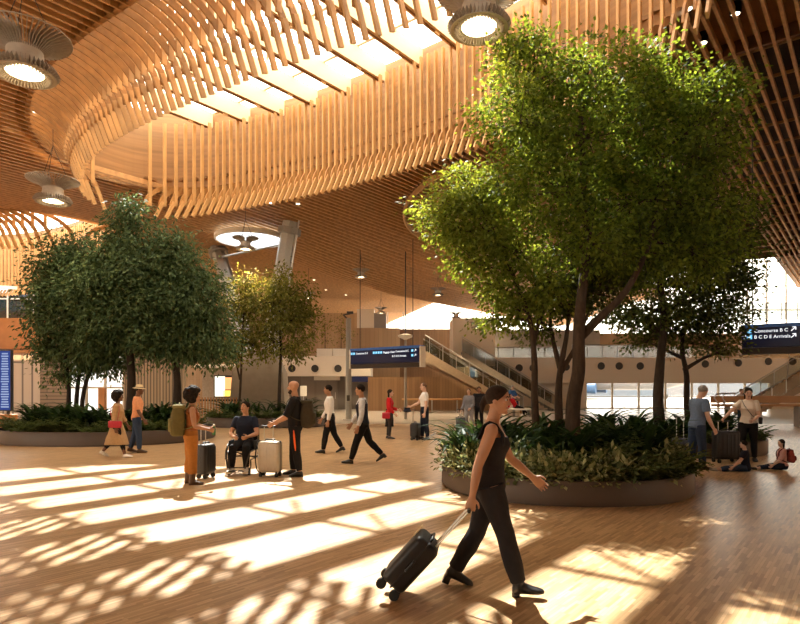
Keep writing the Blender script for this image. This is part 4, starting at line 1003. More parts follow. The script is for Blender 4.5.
    # body
    mb = MB(); torso(mb, -1, 1, 0); mb.tube([P+up*.285*k-fws*.004*k, nb, hc-Rh@Vector((0, .12*hh, .55*hh))], [.040*k*fs, .034*k*fs, .033*k*fs], 14)
    headm(mb)
    for sd in (-1, 1):
        arm(mb, sd, 0); leg(mb, sd, 0); foot(mb, sd)
        if hands: hand(mb, g, sd, curl if not isinstance(curl, dict) else curl[sd])
    g.body = fused(mb, 'body', sk, t, vox, 3, .4)
    # face
    if face:
        for sd in (-1, 1):
            q = MB(); q.ell(hc+Rh@(Vector((sd*.27, .665, .06))*hh), (.125*hh, .10*hh, .075*hh), Rh, 10, 7); e = q.build('eye', M_eye, t, True)
            q = MB(); q.ell(hc+Rh@(Vector((sd*.27, .745, .06))*hh), (.06*hh, .035*hh, .065*hh), Rh, 10, 7); q.build('iris', M_iris, e, True)
            q = MB(); q.tube([hc+Rh@(Vector((sd*u, v, w_))*hh) for u, v, w_ in ((.12, .79, .25), (.28, .775, .30), (.44, .68, .25))], [.03*hh, .045*hh, .02*hh], 6); q.build('eyebrow', hair[1] or M_hair, t, True)
        q = MB(); q.tube([hc+Rh@(Vector((u, v, w_))*hh) for u, v, w_ in ((-.22, .70, -.54), (-.08, .785, -.52), (0, .785, -.535), (.08, .785, -.52), (.22, .70, -.54))], [.02*hh, .06*hh, .055*hh, .06*hh, .02*hh], 8); q.build('lips', M_lip, t, True)
    # hair
    hs, hm = hair
    E = lambda mbb, c, r: mbb.ell(hc+Rh@(Vector(c)*hh), tuple(q*hh for q in r), Rh, 16, 10)
    if hs != 'bald':
        mb = MB()
        if hs in ('short', 'long', 'pulled', 'crop'):
            th = -.02 if hs == 'crop' else .035
            q = MB(); q.ell((0, -.12, .26), (.715+th, .845+th, .80+th), None, 30, 20); n_ = Vector((0, -.62, .785))
            for v in q.v:
                v = Vector(v); s_ = v.dot(n_)+.5*abs(v.x)**1.5-(.10 if fem else .07)
                if s_ < 0: v -= n_*s_
                if v.z < -.78: v.z = -.78
                mb.v.append(tuple(hc+Rh@(v*hh)))
            mb.f += q.f
        if hs == 'long':
            for q in range(7):
                a = R(200+q*23.3); E(mb, (.58*math.cos(a), .48*math.sin(a)-.18, -.5), (.2, .2, 1.0))
            E(mb, (0, -.55, -.8), (.52, .24, .75))
        if hs == 'pulled':
            E(mb, (0, -.92, -.05), (.34, .34, .34)); mb.tube([hc+Rh@(Vector(p)*hh) for p in ((0, -.98, .0), (0, -1.2, -.45), (0, -1.15, -1.1))], [.28*hh, .24*hh, .08*hh], 10)
        if hs == 'afro':
            for q in range(110):
                d = unit(rng.normal(size=(1, 3)))[0]
                if d[1] > .25 and d[2] < .5: continue
                E(mb, (d[0]*1.12, -.34+d[1]*1.0, .26+d[2]*1.08), (.46, .46, .46))
            E(mb, (0, -.34, .34), (1.15, .98, 1.15))
        fused(mb, 'hair', hm, t, max(.006, vox), 2, .4, noise=.004 if hs == 'afro' else .0015, nscale=.03)
    for c in clothes: c(g)
    return g
def hand(mb, g, sd, curl):
    k = g.k; sh, el, wr, u1, u2 = g.J[('arm', sd)]; d = u2
    n = (g.Xs*(-sd)); n = (n-d*n.dot(d)).normalized(); w = d.cross(n)
    if w.dot(g.fws) < 0 and abs(d.z) > .3: w = -w
    if abs(d.z) <= .3 and w.z < 0: w = -w
    rr = []
    for u, a, b in ((-.006, .0165, .0145), (.008, .0185, .0125), (.028, .024, .0125), (.048, .0255, .0115), (.056, .0235, .0095)):
        c = wr+d*u*k; rr.append([c+w*(a*k*math.cos(q))+n*(b*k*math.sin(q)) for q in [2*PI*j/12 for j in range(12)]])
    mb.rings(rr)
    rf = max(.0050*k, g.vox*1.15)
    for i, L in enumerate((.040, .046, .043, .034)):
        p = wr+d*.050*k+w*((1.5-i)*.0125*k); pts = [p]; a = 0
        for s_, f in ((.44, .45), (.31, .75), (.25, .6)):
            a += curl*f*1.5; p = p+(d*math.cos(a)+n*math.sin(a)+w*((1.5-i)*.05)).normalized()*L*k*s_; pts.append(p)
        mb.tube(pts, [rf*1.1, rf, rf*.95, rf*.75], 8)
    p = wr+d*.012*k+w*.016*k; pts = [p]
    for s_, v in ((.020, d*.55+w*.75+n*.35), (.018, d*.8+w*.35+n*.45), (.014, d*.9+w*.05+n*.5)): p = p+v.normalized()*s_*k; pts.append(p)
    mb.tube(pts, [rf*1.35, rf*1.2, rf*1.05, rf*.8], 8)
# clothes -----------------------------------------------------------
def shirt(m, sleeve=.75, o=.011, low=-.02, name='shirt', collar=True, loose=.1):
    def f(g):
        mb = MB(); g.torso(mb, low, .313, o)
        for sd in (-1, 1):
            if sleeve: g.arm(mb, sd, o, sleeve, loose)
        if sleeve == 0: pass
        ob = fused(mb, name, m, g.t, max(.007, g.vox), 4, .5, noise=.003, nscale=.06)
        if collar:
            q = MB(); q.tube([g.nb-g.up*.028*g.k+g.Xs*(.047*g.k*math.cos(a))+g.fws*(.042*g.k*math.sin(a)-.003*g.k)-g.up*(.012*g.k*math.sin(a)) for a in np.linspace(0, 2*PI, 20, endpoint=False)], .008, 8, closed=True); q.build('collar', m, g.t, True)
    return f
def tank(m, low=-.02, o=.012, name='vest'):
    def f(g):
        mb = MB(); g.torso(mb, low, .24, o)
        for sd in (-1, 1):      # straps over the shoulders
            q = [g.P+g.up*h*g.k+g.Xs*(sd*x*g.k)+g.fws*(y*g.k) for h, x, y in ((.20, .056, .058), (.25, .060, .050), (.292, .058, .018), (.302, .054, -.012), (.28, .058, -.040), (.22, .058, -.058))]
            mb.tube(q, [(.036*g.k, .014), (.034*g.k, .014), (.030*g.k, .014), (.030*g.k, .014), (.034*g.k, .014), (.036*g.k, .014)], 12)
        fused(mb, name, m, g.t, max(.006, g.vox), 4, .5, noise=.002, nscale=.06)
    return f
def trousers(m, frac=1.95, o=.010, flare=0, top=.06, name='trousers', belt=None):
    def f(g):
        mb = MB(); g.torso(mb, -.075, top, o*.8)
        for sd in (-1, 1): g.leg(mb, sd, o, frac, flare)
        fused(mb, name, m, g.t, max(.007, g.vox), 4, .5, noise=.004, nscale=.08)
        if belt: q = MB(); c = g.P+g.up*(top-.008)*g.k; q.tube([c+Vector((.094*g.k*math.cos(a), 0, 0))+g.fw*(.070*g.k*math.sin(a)) for a in np.linspace(0, 2*PI, 28, endpoint=False)], (.010, .018), 8, closed=True); q.build('belt', belt, g.t, True)
    return f
def skirt(m, h0=.06, length=.27, w1=.12, name='skirt', o=.012):
    def f(g):
        mb = MB(); rr = []
        k = g.k; kl = (g.J[('leg', -1)][1]+g.J[('leg', 1)][1])/2
        top = g.P+g.up*h0*k; bot = g.P.lerp(kl, min(1.3, length/.245)); sp = abs((g.J[('leg', -1)][1]-g.J[('leg', 1)][1]).y)/2
        for i in range(8):
            u = i/7; c = top.lerp(bot, u); w = (.080+(w1-.080)*u)*k+o; d = (.062+(w1*.8-.062)*u)*k+o+sp*u*min(1, length/.245)*.9
            rr.append([c+Vector((w*math.cos(a), d*math.sin(a), 0)) for a in [2*PI*j/26 for j in range(26)]])
        mb.rings(rr); fused(mb, name, m, g.t, max(.008, g.vox), 3, .5, noise=.005, nscale=.08)
    return f
def shoes(m, o=.006, heel=0, tall=0, name='shoe', sole=None):
    def f(g):
        for sd in (-1, 1):
            mb = MB(); g.foot(mb, sd, o, heel, tall); s = fused(mb, name, m, g.t, max(.006, g.vox*.8), 2, .4)
            if sole:
                hip, kn, an, td, so_, d1, d2 = g.J[('leg', sd)]; q = MB(); q.box(an+so_*.041*g.k+td*.038*g.k, (.056*g.k, .15*g.k, .012), M=Matrix((td.cross(-so_), td, -so_)).transposed()); q.build('sole', sole, s)
    return f
def beard(m):
    def f(g):
        mb = MB(); hh = g.hh
        for c, r in (((0, .50, -.85), (.36, .34, .30)), ((.36, .38, -.60), (.16, .30, .28)), ((-.36, .38, -.60), (.16, .30, .28)), ((0, .74, -.40), (.26, .07, .06))): mb.ell(g.hc+g.Rh@(Vector(c)*hh), tuple(q*hh for q in r), g.Rh)
        fused(mb, 'beard', m, g.t, .007, 2, noise=.003, nscale=.02)
    return f
def sunhat(m):
    def f(g):
        hh = g.hh; mb = MB(); mb.lathe([(1.45*hh, .30*hh), (1.5*hh, .34*hh), (.82*hh, .50*hh), (.76*hh, .95*hh), (.62*hh, 1.2*hh), (.05*hh, 1.28*hh)], n=28, M=g.Rh, c=g.hc-g.Rh@Vector((0, .08*hh, 0))); h = mb.build('straw_hat', m, g.t, True)
        q = MB(); q.lathe([(.84*hh, .5*hh), (.85*hh, .52*hh), (.80*hh, .66*hh), (.78*hh, .66*hh)], n=28, cap=False, M=g.Rh, c=g.hc-g.Rh@Vector((0, .08*hh, 0))); q.build('hat_band', M_dark, h, True)
    return f
def cap(m):
    def f(g):
        hh = g.hh; mb = MB(); c = g.hc-g.Rh@Vector((0, .08*hh, 0)); mb.lathe([(.76*hh, .38*hh), (.76*hh, .6*hh), (.62*hh, .92*hh), (.3*hh, 1.08*hh), (.02*hh, 1.11*hh)], n=24, M=g.Rh, c=c); h = mb.build('cap', m, g.t, True)
        q = MB(); q.rings([[c+g.Rh@Vector((x*hh, y*hh, z*hh)) for x, y, z in ((-.62, .42, zz), (-.5, 1.0, zz-.05), (0, 1.25, zz-.08), (.5, 1.0, zz-.05), (.62, .42, zz))] for zz in (.38, .44)]); q.build('brim', m, h)
    return f
# luggage ------------------------------------------------------------
M_tele = mat('handle alloy', (.62, .60, .56), .3, .8, var=.04)
def suitcase(label, loc, rz, w, h, d, m, hand_h=.42, tilt=0, grp=None, wheels=4, ribs=5, trim=None, tagm=None):
    """origin on the floor under the case; w across, d deep; handle rises hand_h above the body"""
    t = thing('suitcase', label, 'suitcase', loc, rz); Rm = Matrix.Rotation(tilt, 3, 'X'); r0 = .055
    pv = Vector((0, d/2-.04, .045)) if tilt else Vector((0, 0, 0))        # rolls on the rear pair of wheels
    def T(v): return Rm@(Vector(v)-pv)+pv
    b = MB(); b.rbox((0, 0, r0+.03+h/2), (w, d, h), min(.06, d*.22), 4); o_ = []
    for i in range(ribs): x = (i-(ribs-1)/2)*w*.8/max(1, ribs-1); b.rbox((x, -d/2-.002, r0+.03+h/2), (w*.05, .014, h*.82), .005, 2); b.rbox((x, d/2+.002, r0+.03+h/2), (w*.05, .014, h*.82), .005, 2)
    b.v = [tuple(T(v)) for v in b.v]; b.build('shell', m, t, True)
    b = MB(); zz = r0+.03; n = []
    b.rbox((0, 0, zz+h/2), (w+.006, .016, h+.006), .005, 1); b.v = [tuple(T(v)) for v in b.v]; b.build('zip_band', trim or M_black, t)
    for sx in (-1, 1):
        for sy in (-1, 1):
            if wheels == 2 and sy < 0: continue
            b = MB(); c = Vector((sx*(w/2-.05), sy*(d/2-.04), .045)); b.tube([c-Vector((.022, 0, 0)), c+Vector((.022, 0, 0))], .042, 14); b.box(c+Vector((0, 0, .035)), (.03, .05, .05)); b.v = [tuple(T(v)) for v in b.v]; b.build('wheel', M_rubber, t)
    if hand_h:
        b = MB()
        for sx in (-.07*w/.4, .07*w/.4): b.tube([T((sx*1.2, d/2-.05, zz+h-.02)), T((sx*1.2, d/2-.05, zz+h+hand_h))], .009, 8)
        tr = b.build('telescopic_rods', M_tele, t, True); b = MB(); b.rbox((0, d/2-.05, zz+h+hand_h), (.26*w/.4+.02, .03, .03), .012, 3); b.v = [tuple(T(v)) for v in b.v]; b.build('grip', M_black, tr, True)
    b = MB(); b.tube([T((-.1, 0, zz+h)), T((-.09, 0, zz+h+.03)), T((.09, 0, zz+h+.03)), T((.1, 0, zz+h))], .012, 8); b.build('carry_handle', M_black, t, True)
    b = MB(); b.tube([T((w/2, 0, zz+h*.62)), T((w/2+.03, 0, zz+h*.6)), T((w/2+.03, 0, zz+h*.42)), T((w/2, 0, zz+h*.4))], .012, 8); b.build('side_handle', M_black, t, True)
    if tagm: b = MB(); b.rbox((-.06, -d/2-.01, zz+h*.93), (.06, .012, .11), .004, 1); b.v = [tuple(T(v)) for v in b.v]; b.build('luggage_tag', tagm, t)
    return t
def backpack(label, g, m, m2, w=.32, h=.48, d=.20, drop=.0, name='backpack'):
    """hangs on the person's back"""
    t = thing(name, label, 'backpack', g.t.location, g.t.rotation_euler.z); k = g.k
    c = g.P+g.up*(.17-drop)*k-g.fws*(.060*k+.006+d/2*.86); z = g.up; y = g.fws; x = g.Xs; M = Matrix((x, y, z)).transposed()
    mb = MB(); mb.rings([[c+x*(w/2*sx*math.copysign(abs(math.cos(a))**.6, math.cos(a)))+y*(d/2*sy*math.copysign(abs(math.sin(a))**.6, math.sin(a))-.02*sy)+z*zz*h for a in [2*PI*j/20 for j in range(20)]] for zz, sx, sy in ((-.5, .82, .7), (-.44, 1, 1), (-.1, 1.02, 1.08), (.2, .97, .95), (.4, .85, .75), (.5, .5, .4))])
    fused(mb, 'pack_body', m, t, .009, 4, noise=.006, nscale=.09)
    mb = MB(); mb.rbox(c-y*(d/2+.02)+z*(-.16*h), (w*.72, .07, h*.42), .03, 3, M); mb.build('front_pocket', m2, t, True)
    mb = MB(); mb.rbox(c+z*(h*.42)-y*.01, (w*.84, d*.9, .07), .03, 3, M); mb.build('top_flap', m2, t, True)
    mb = MB(); mb.tube([c+z*h*.5+x*q*.05 + z*(.03 if q == 0 else 0) for q in (-1, 0, 1)], .01, 6); mb.build('grab_loop', m2, t, True)
    for sd in (-1, 1):
        q = [g.P+g.up*a*k+x*(sd*b*k)+y*(e*k) for a, b, e in ((.26, .060, -.075), (.305, .062, -.02), (.312, .064, .012), (.26, .070, .072), (.18, .078, .082), (.11, .088, .045), (.07, .088, -.03), (.06, .07, -.08))]
        mb = MB(); mb.tube(smooth_r(q, 3), (.022, .008), 8); mb.build('shoulder_strap', m2, t, True)
    return t
def wp(g, v): return Vector(g.t.location)+Matrix.Rotation(g.t.rotation_euler.z, 3, 'Z')@Vector(v)
def handpos(g, sd, u=.06):
    sh, el, wr, u1, u2 = g.J[('arm', sd)]; n = g.Xs*(-sd); n = (n-u2*n.dot(u2)).normalized(); return wp(g, wr+u2*u*g.k+n*.018*g.k)
def at_hand(g, sd, label, rz, w, h, d, m, tilted=False, **kw):
    """suitcase whose grip sits in the hand"""
    hp = handpos(g, sd); base = .085+h
    if tilted:
        L = base+kw['hand_h']-.045; tl = math.acos(min(1, (hp.z-.045)/L)); gy = d/2-.04+L*math.sin(tl)
    else: kw['hand_h'] = max(.1, hp.z-base); tl = 0; gy = d/2-.05
    o = Matrix.Rotation(rz, 3, 'Z')@Vector((0, gy, 0)); return suitcase(label, (hp.x-o.x, hp.y-o.y, 0), rz, w, h, d, m, tilt=-tl, **kw)
def strapbag(g, label, side, m, front=1, drop=-.02, bw=.22, bh=.15, bd=.08, name='shoulder_bag', cross=True, yoff=.02):
    """bag at the hip of SIDE, strap over the other shoulder (cross) or the same one"""
    t = thing(name, label, 'bag', g.t.location, g.t.rotation_euler.z); k = g.k; ss = -side if cross else side
    def T(h, x, y): return g.P+g.up*h*k+g.Xs*x*k+g.fws*y*k
    c = T(drop, side*.118, yoff)+g.Xs*side*(bd/2); mb = MB(); M = Matrix((g.fws, g.Xs, g.up)).transposed()
    mb.rbox(c, (bw, bd, bh), .025, 3, M); mb.build('bag_body', m, t, True)
    mb = MB(); mb.rbox(c+g.up*bh*.22+g.Xs*side*bd*.05, (bw*1.01, bd*.98, bh*.5), .02, 2, M); mb.build('bag_flap', m, t, True)
    fr = [T(drop+.05, side*.112, .03), T(.09, side*.06, .066), T(.17, 0, .082), T(.24, ss*.045, .078), T(.298, ss*.07, .03), T(.306, ss*.072, -.01), T(.25, ss*.05, -.062), T(.15, side*.0, -.068), T(.06, side*.07, -.062), T(drop+.05, side*.118, -.01)] if cross else \
         [T(drop+.05, side*.135, .045), T(.16, side*.135, .06), T(.25, side*.10, .062), T(.302, side*.078, .015), T(.300, side*.078, -.015), T(.24, side*.10, -.06), T(.15, side*.135, -.05), T(drop+.05, side*.135, -.02)]
    mb = MB(); mb.tube(smooth_r(fr, 4), (.014, .005), 8); mb.build('strap', m, t, True); return t
F_char = fab('charcoal', (.022, .020, .022)); F_blk = fab('black', (.012, .011, .012)); F_white = fab('white shirt', (.68, .66, .64), .04); F_rust = fab('rust trousers', (.34, .135, .030))
F_beige = fab('beige coat', (.42, .27, .14)); F_peach = fab('peach shirt', (.72, .33, .17)); F_jean = fab('denim', (.035, .055, .10)); F_navy = fab('navy', (.014, .017, .032)); F_red = fab('red jacket', (.52, .018, .022))
F_olive = fab('olive canvas', (.115, .095, .035)); F_olived = fab('dark olive canvas', (.045, .036, .020)); F_blue = fab('slate blue tee', (.13, .18, .27)); F_grey = fab('grey hoodie', (.20, .20, .22)); F_cream = fab('cream top', (.66, .56, .46), .05); F_pink = fab('pink top', (.50, .26, .22)); F_orange = fab('orange stripe', (.7, .12, .03))
L_blk = mat('black leather', (.010, .009, .009), .35, var=.1, spec=.5); L_brn = mat('brown leather', (.075, .038, .018), .5, var=.1); L_wht = mat('white trainer', (.72, .68, .62), .6, var=.04); L_red = mat('red leather', (.38, .012, .03), .4, var=.06)
S_blk = mat('black suitcase', (.012, .011, .011), .45, var=.15, spec=.4); S_sil = mat('champagne suitcase', (.46, .40, .32), .35, .35, var=.04, spec=.5); S_gry = mat('blue grey suitcase', (.075, .085, .10), .45, var=.08); M_tag = mat('cream luggage tag', (.75, .62, .40), .6)
# 1 striding woman
g = person('woman in charcoal vest and trousers striding past the round planter pulling a black case', (.76, 5.06, 0), 99, 1.72, True, 3, -14, -3,
  {1: (18, 3, 1, 4), -1: (-15, 15, 1, -22)}, {1: (-20, 9, 10, 2), -1: (27, 13, 24, 4)}, SK_T, ('pulled', mat('deep brown hair', (.026, .014, .008), .75, var=.4, scale=40, bump=.4, spec=.2)),
  [tank(F_char, -.045, .016), trousers(F_char, 1.97, .013, .012, .095), shoes(L_blk, .004, .05, .05, 'ankle_boot')], vox=.0052, twist=-4, curl={1: 1.15, -1: .4})
t = at_hand(g, 1, 'black tilted suitcase with cream tag rolling behind the striding woman', R(-97), .36, .47, .22, S_blk, True, hand_h=.40, tagm=M_tag, ribs=0)
b = MB()
# 2 couple
g = person('woman with round dark curls and beige coat carrying a red bag by the wide planter', G(117, 457.5), 82, 1.60, True, 2, 0, 0, {1: (18, 4, 1, 6), -1: (-20, 18, 1, -26)}, {1: (-6, 9, 18, 2), -1: (12, 9, 18, 4)}, SK_D, ('afro', M_hair),
  [trousers(F_blk, 1.85, .004), shirt(F_beige, 1.8, .020, -.045, 'coat'), skirt(F_beige, .03, .34, .125, 'coat_skirt', .016), shoes(L_wht, .008, name='trainer')], vox=.009)
strapbag(g, 'red leather handbag at the side of the woman in the beige coat', 1, L_red, bw=.30, bh=.17, bd=.10, drop=.0, cross=False, name='handbag')
g = person('man in straw hat, peach shirt and jeans walking by the wide planter', G(137, 452.5), 75, 1.74, False, 2, 0, -4, {1: (8, 6, 2, 0), -1: (-8, 10, 2, -10)}, {1: (10, 9, 22, 2), -1: (-8, 9, 14, 4)}, SK_D, ('crop', M_hair),
  [trousers(F_jean, 1.93, .014, .004, .03), shirt(F_peach, .9, .018, -.06, 'peach_shirt'), shoes(L_brn, .006), sunhat(mat('straw', (.62, .48, .28), .8, var=.12, scale=60))], vox=.009)
# 4 three friends
g = person('woman with dark curls in rust trousers and olive backpack holding a drink', G(191, 484), 68, 1.66, True, 2, 8, -2, {1: (3, 4, 3, 0), -1: (-2, 3, 3, 0)}, {1: (6, 10, 72, 12), -1: (14, 10, 62, 14)}, SK_M, ('afro', M_hair),
  [trousers(F_rust, 1.82, .018, .010, .08), tank(fab('rust top', (.30, .10, .03)), .04), shoes(L_brn, .010, 0, .08, 'ankle_boot', M_rubber)], vox=.0075, curl=.95)
backpack('large olive green backpack on the woman in rust trousers', g, F_olive, fab('light olive canvas', (.20, .17, .07)), .32, .56, .24, drop=.02)
hp = handpos(g, 1, .055); t = thing('drink_bottle', 'small bottle with pale cap in the hand of the woman in rust trousers', 'bottle', (hp.x, hp.y, hp.z-.08))
b = MB(); b.lathe([(.030, 0), (.032, .01), (.032, .11), (.018, .14), (.015, .16)], n=18); b.build('bottle_body', mat('green bottle', (.05, .16, .08), .15), t, True); b = MB(); b.lathe([(.017, .158), (.017, .185), (.002, .187)], n=14); b.build('cap', M_white, t, True)
suitcase('black narrow suitcase standing behind the legs of the woman in rust trousers', tuple(G(206, 478)), R(72), .34, .56, .22, S_blk, hand_h=.36)
wx = G(241.5, 474); WC = (wx.x, wx.y+.22, 0)
g = person('man in black tee and dark trousers sitting in a wheelchair', (WC[0], WC[1]+.06, 0), 181, 1.72, False, -4, -22, 6, {1: (84, 80, 5, 0), -1: (84, 80, 5, 0)}, {1: (22, 16, 52, 46), -1: (22, 16, 52, 46)}, SK_T, ('short', M_hair),
  [trousers(F_blk, 1.93, .014, .003, .05), shirt(F_navy, .85, .014, -.03, 'tee_shirt'), shoes(mat('pale trainer', (.55, .46, .36), .6), .007, name='trainer', sole=M_white)], vox=.0075, sit=.60, curl=.6)
def wheelchair(label, loc, rz):
    t = thing('wheelchair', label, 'wheelchair', loc, rz); fr = M_dark; rw = .31
    for sd in (-1, 1):
        x = sd*.29; o = MB(); cc = [Vector((x, -.06+rw*math.cos(a), rw+.01+rw*math.sin(a))) for a in np.linspace(0, 2*PI, 40, endpoint=False)]; o.tube(cc, .014, 8, closed=True); wh = o.build('wheel', M_rubber, t, True)
        o = MB(); o.tube([Vector((x+sd*.035, -.06+.265*math.cos(a), rw+.01+.265*math.sin(a))) for a in np.linspace(0, 2*PI, 36, endpoint=False)], .008, 6, closed=True); o.build('push_rim', M_chrome, wh, True)
        o = MB()
        for q in range(18): a = 2*PI*q/18; o.tube([(x, -.06, rw+.01), (x, -.06+(rw-.012)*math.cos(a), rw+.01+(rw-.012)*math.sin(a))], .0025, 4)
        o.tube([(x-.03, -.06, rw+.01), (x+.03, -.06, rw+.01)], .03, 12); o.build('spoke_hub', M_steel, wh)
        o = MB(); o.tube([(sd*.2-.015, .38, .07), (sd*.2+.015, .38, .07)], .07, 18); c = o.build('caster', M_rubber, t, True); o = MB(); o.tube([(sd*.2, .38, .07), (sd*.225, .36, .16), (sd*.225, .36, .3)], .013, 8); o.build('fork', fr, c, True)
        o = MB(); o.tube(smooth_r([Vector(p) for p in ((sd*.23, -.22, .93), (sd*.23, -.2, .5), (sd*.23, .25, .47), (sd*.21, .40, .42), (sd*.15, .50, .14))], 4), .014, 8); o.tube([(sd*.23, -.16, .30), (sd*.225, .36, .3)], .012, 8); o.tube([(sd*.23, -.2, .5), (sd*.23, -.16, .3)], .012, 8); o.build('side_frame', fr, t, True)
        o = MB(); o.tube([(sd*.23, -.22, .93), (sd*.23, -.33, .94)], .017, 8); o.build('push_handle', M_rubber, t, True)
        o = MB(); o.rbox((sd*.245, .05, .58), (.02, .34, .16), .008, 2); o.build('side_guard', M_black, t)
        o = MB(); o.rbox((sd*.09, .50, .10), (.13, .16, .015), .005, 1); o.build('footrest', M_black, t)
    o = MB(); o.tube([(-.15, .48, .16), (.15, .48, .16)], .012, 8); o.tube([(-.23, 0, .3), (.23, .2, .46)], .012, 8); o.tube([(.23, 0, .3), (-.23, .2, .46)], .012, 8); o.tube([(-.29, -.06, rw+.01), (.29, -.06, rw+.01)], .014, 8); o.build('cross_frame', fr, t, True)
    o = MB(); o.rbox((0, .05, .475), (.44, .44, .05), .015, 2); o.build('seat', F_blk, t); o = MB(); o.rbox((0, -.20, .70), (.44, .04, .40), .015, 2); o.build('backrest', F_blk, t); return t
wheelchair('black wheelchair carrying the man in the black tee', WC, R(-181))
g = person('bald bearded man in black with an orange trouser stripe, hand on a pale suitcase', G(295, 475.5), 268, 1.82, False, 0, 8, 0, {1: (6, 5, 3, 0), -1: (-5, 4, 3, -3)}, {-1: (26, 6, 34, 6), 1: (22, 8, 40, 12)}, SK_T, ('bald', M_hairb),
  [trousers(F_blk, 1.93, .014, .003, .04), shirt(F_blk, 1.1, .018, -.05, 'black_jacket'), shoes(L_blk, .008, sole=M_rubber), beard(mat('dark brown beard', (.03, .015, .008), .8, var=.3, scale=50, bump=.4))], vox=.0075, curl=.9)
k = g.k; hip, kn, an = g.J[('leg', -1)][:3]; b = MB(); pts = [hip.lerp(kn, q)+Vector((-.062*k*(1-.28*q)-.016, 0, 0)) for q in (.12, .35, .6, .85, 1)]; b.tube(pts, [(.004, .008), (.004, .018), (.004, .018), (.004, .016), (.004, .006)], 8); b.build('trouser_stripe', F_orange, g.t, True)
backpack('dark brown backpack on the bald bearded man', g, fab('dark brown canvas', (.045, .035, .022)), F_olived, .32, .54, .25, drop=.04)
at_hand(g, -1, 'pale champagne hard shell suitcase in front of the bald bearded man', R(170), .42, .60, .25, S_sil, ribs=6)
# 7, 8 walking men
g = person('man in white shirt and black trousers walking beside the bald man with backpack', G(330, 453), 266, 1.76, False, 2, 0, 0, {-1: (14, 4, 1, 4), 1: (-14, 16, 1, -22)}, {-1: (-4, 8, 14, 3), 1: (14, 8, 18, 3)}, SK_M, ('short', M_hair),
  [trousers(F_blk, 1.93, .012, .003, .06, belt=L_blk), shirt(F_white, 1.9, .013, .03, 'white_shirt'), shoes(L_blk, .006, .012)], vox=.009)
g = person('man in dark waistcoat over white shirt striding by the tall grey pole', G(363, 463), 266, 1.80, False, 3, 0, 0, {-1: (20, 3, 1, 6), 1: (-20, 24, 1, -32)}, {-1: (2, 8, 16, 3), 1: (16, 8, 20, 3)}, SK_M, ('short', M_hair),
  [trousers(F_blk, 1.93, .012, .003, .06), shirt(mat('fabric pale grey shirt', (.55, .55, .58), .85), 1.9, .012, .03, 'pale_shirt'), tank(F_navy, -.01, .018, 'waistcoat'), shoes(L_blk, .006, .012)], vox=.009)
# 9, 10 crew
g = person('woman in red jacket and black skirt facing the man in the white uniform shirt', G(389.5, 438.5), 96, 1.62, True, 0, 0, 0, {1: (3, 4, 2, 0), -1: (-4, 4, 2, 0)}, {1: (4, 8, 40, 20), -1: (10, 8, 66, 20)}, SK_L, ('long', M_hair),
  [trousers(mat('black tights', (.02, .014, .012), .6), 1.95, .009, 0, .0, 'tights'), skirt(F_blk, .08, .27, .085, 'skirt'), shirt(F_red, 1.9, .018, -.005, 'red_jacket'), shoes(L_blk, .005, .05)], vox=.010)
strapbag(g, 'red handbag hanging at the side of the woman in the red jacket', 1, L_red, bw=.26, bh=.20, bd=.10, drop=-.05, cross=False, name='handbag', yoff=-.05)
g = person('man in white short sleeved uniform shirt holding a dark cap by the brown wall', G(424.5, 439.5), 262, 1.84, False, 0, 4, 0, {1: (5, 3, 3, 0), -1: (-4, 3, 3, 0)}, {-1: (-2, 9, 14, 4), 1: (30, 8, 36, 2)}, SK_L, ('crop', M_hairb),
  [trousers(F_navy, 1.93, .014, .003, .06, belt=L_blk), shirt(F_white, .85, .016, .03, 'uniform_shirt'), shoes(L_blk, .006, .012)], vox=.010)
for sd in (-1, 1): b = MB(); sh = g.J[('arm', sd)][0]; b.rbox(sh+Vector((-sd*.03, 0, .065)), (.10, .045, .012), .004, 1); b.build('epaulette', F_navy, g.t)
hp = handpos(g, 1, .07); t = thing('peaked_cap', 'dark peaked cap held by the man in white uniform shirt', 'cap', (hp.x, hp.y, hp.z-.13)); b = MB(); b.lathe([(.05, 0), (.125, .02), (.135, .05), (.10, .10), (.095, .15), (.01, .155)], n=22); b.build('crown', F_navy, t, True); b = MB(); b.lathe([(.097, .11), (.10, .12), (.10, .15), (.095, .152)], n=22, cap=False); b.build('band', F_blk, t, True); b = MB(); b.rbox((-.12, 0, .15), (.09, .17, .012), .005, 1); b.build('peak', L_blk, t)
suitcase('black wheeled flight case before the man in white uniform shirt', tuple(G(415.5, 440)), R(75), .40, .48, .26, S_blk, hand_h=.42)
b = MB()
# 11, 12 travellers behind
g = person('traveller in grey hooded top with a small case beyond the planter', G(469, 431), 210, 1.66, True, 0, 10, -6, {1: (8, 6, 2, 0), -1: (-6, 6, 2, 0)}, {1: (6, 12, 26, 2), -1: (4, 9, 50, 20)}, SK_L, ('long', M_hairb), [trousers(fab('pale trousers', (.30, .29, .30)), 1.93, .014), shirt(F_grey, 1.9, .022, -.06, 'hooded_top'), shoes(L_wht, .006)], vox=.012)
suitcase('small dark blue case held beside the traveller in the grey hooded top', tuple(G(460.5, 432)), R(5), .36, .48, .24, S_gry, hand_h=.3)
g = person('traveller in dark jacket just behind the one in grey hooded top', G(479, 427), 190, 1.72, False, 0, 0, 0, None, {1: (4, 9, 18, 2), -1: (10, 9, 60, 20)}, SK_M, ('short', M_hair), [trousers(F_blk, 1.93, .014), shirt(F_char, 1.9, .022, -.06, 'dark_jacket'), shoes(L_blk, .006)], vox=.012)
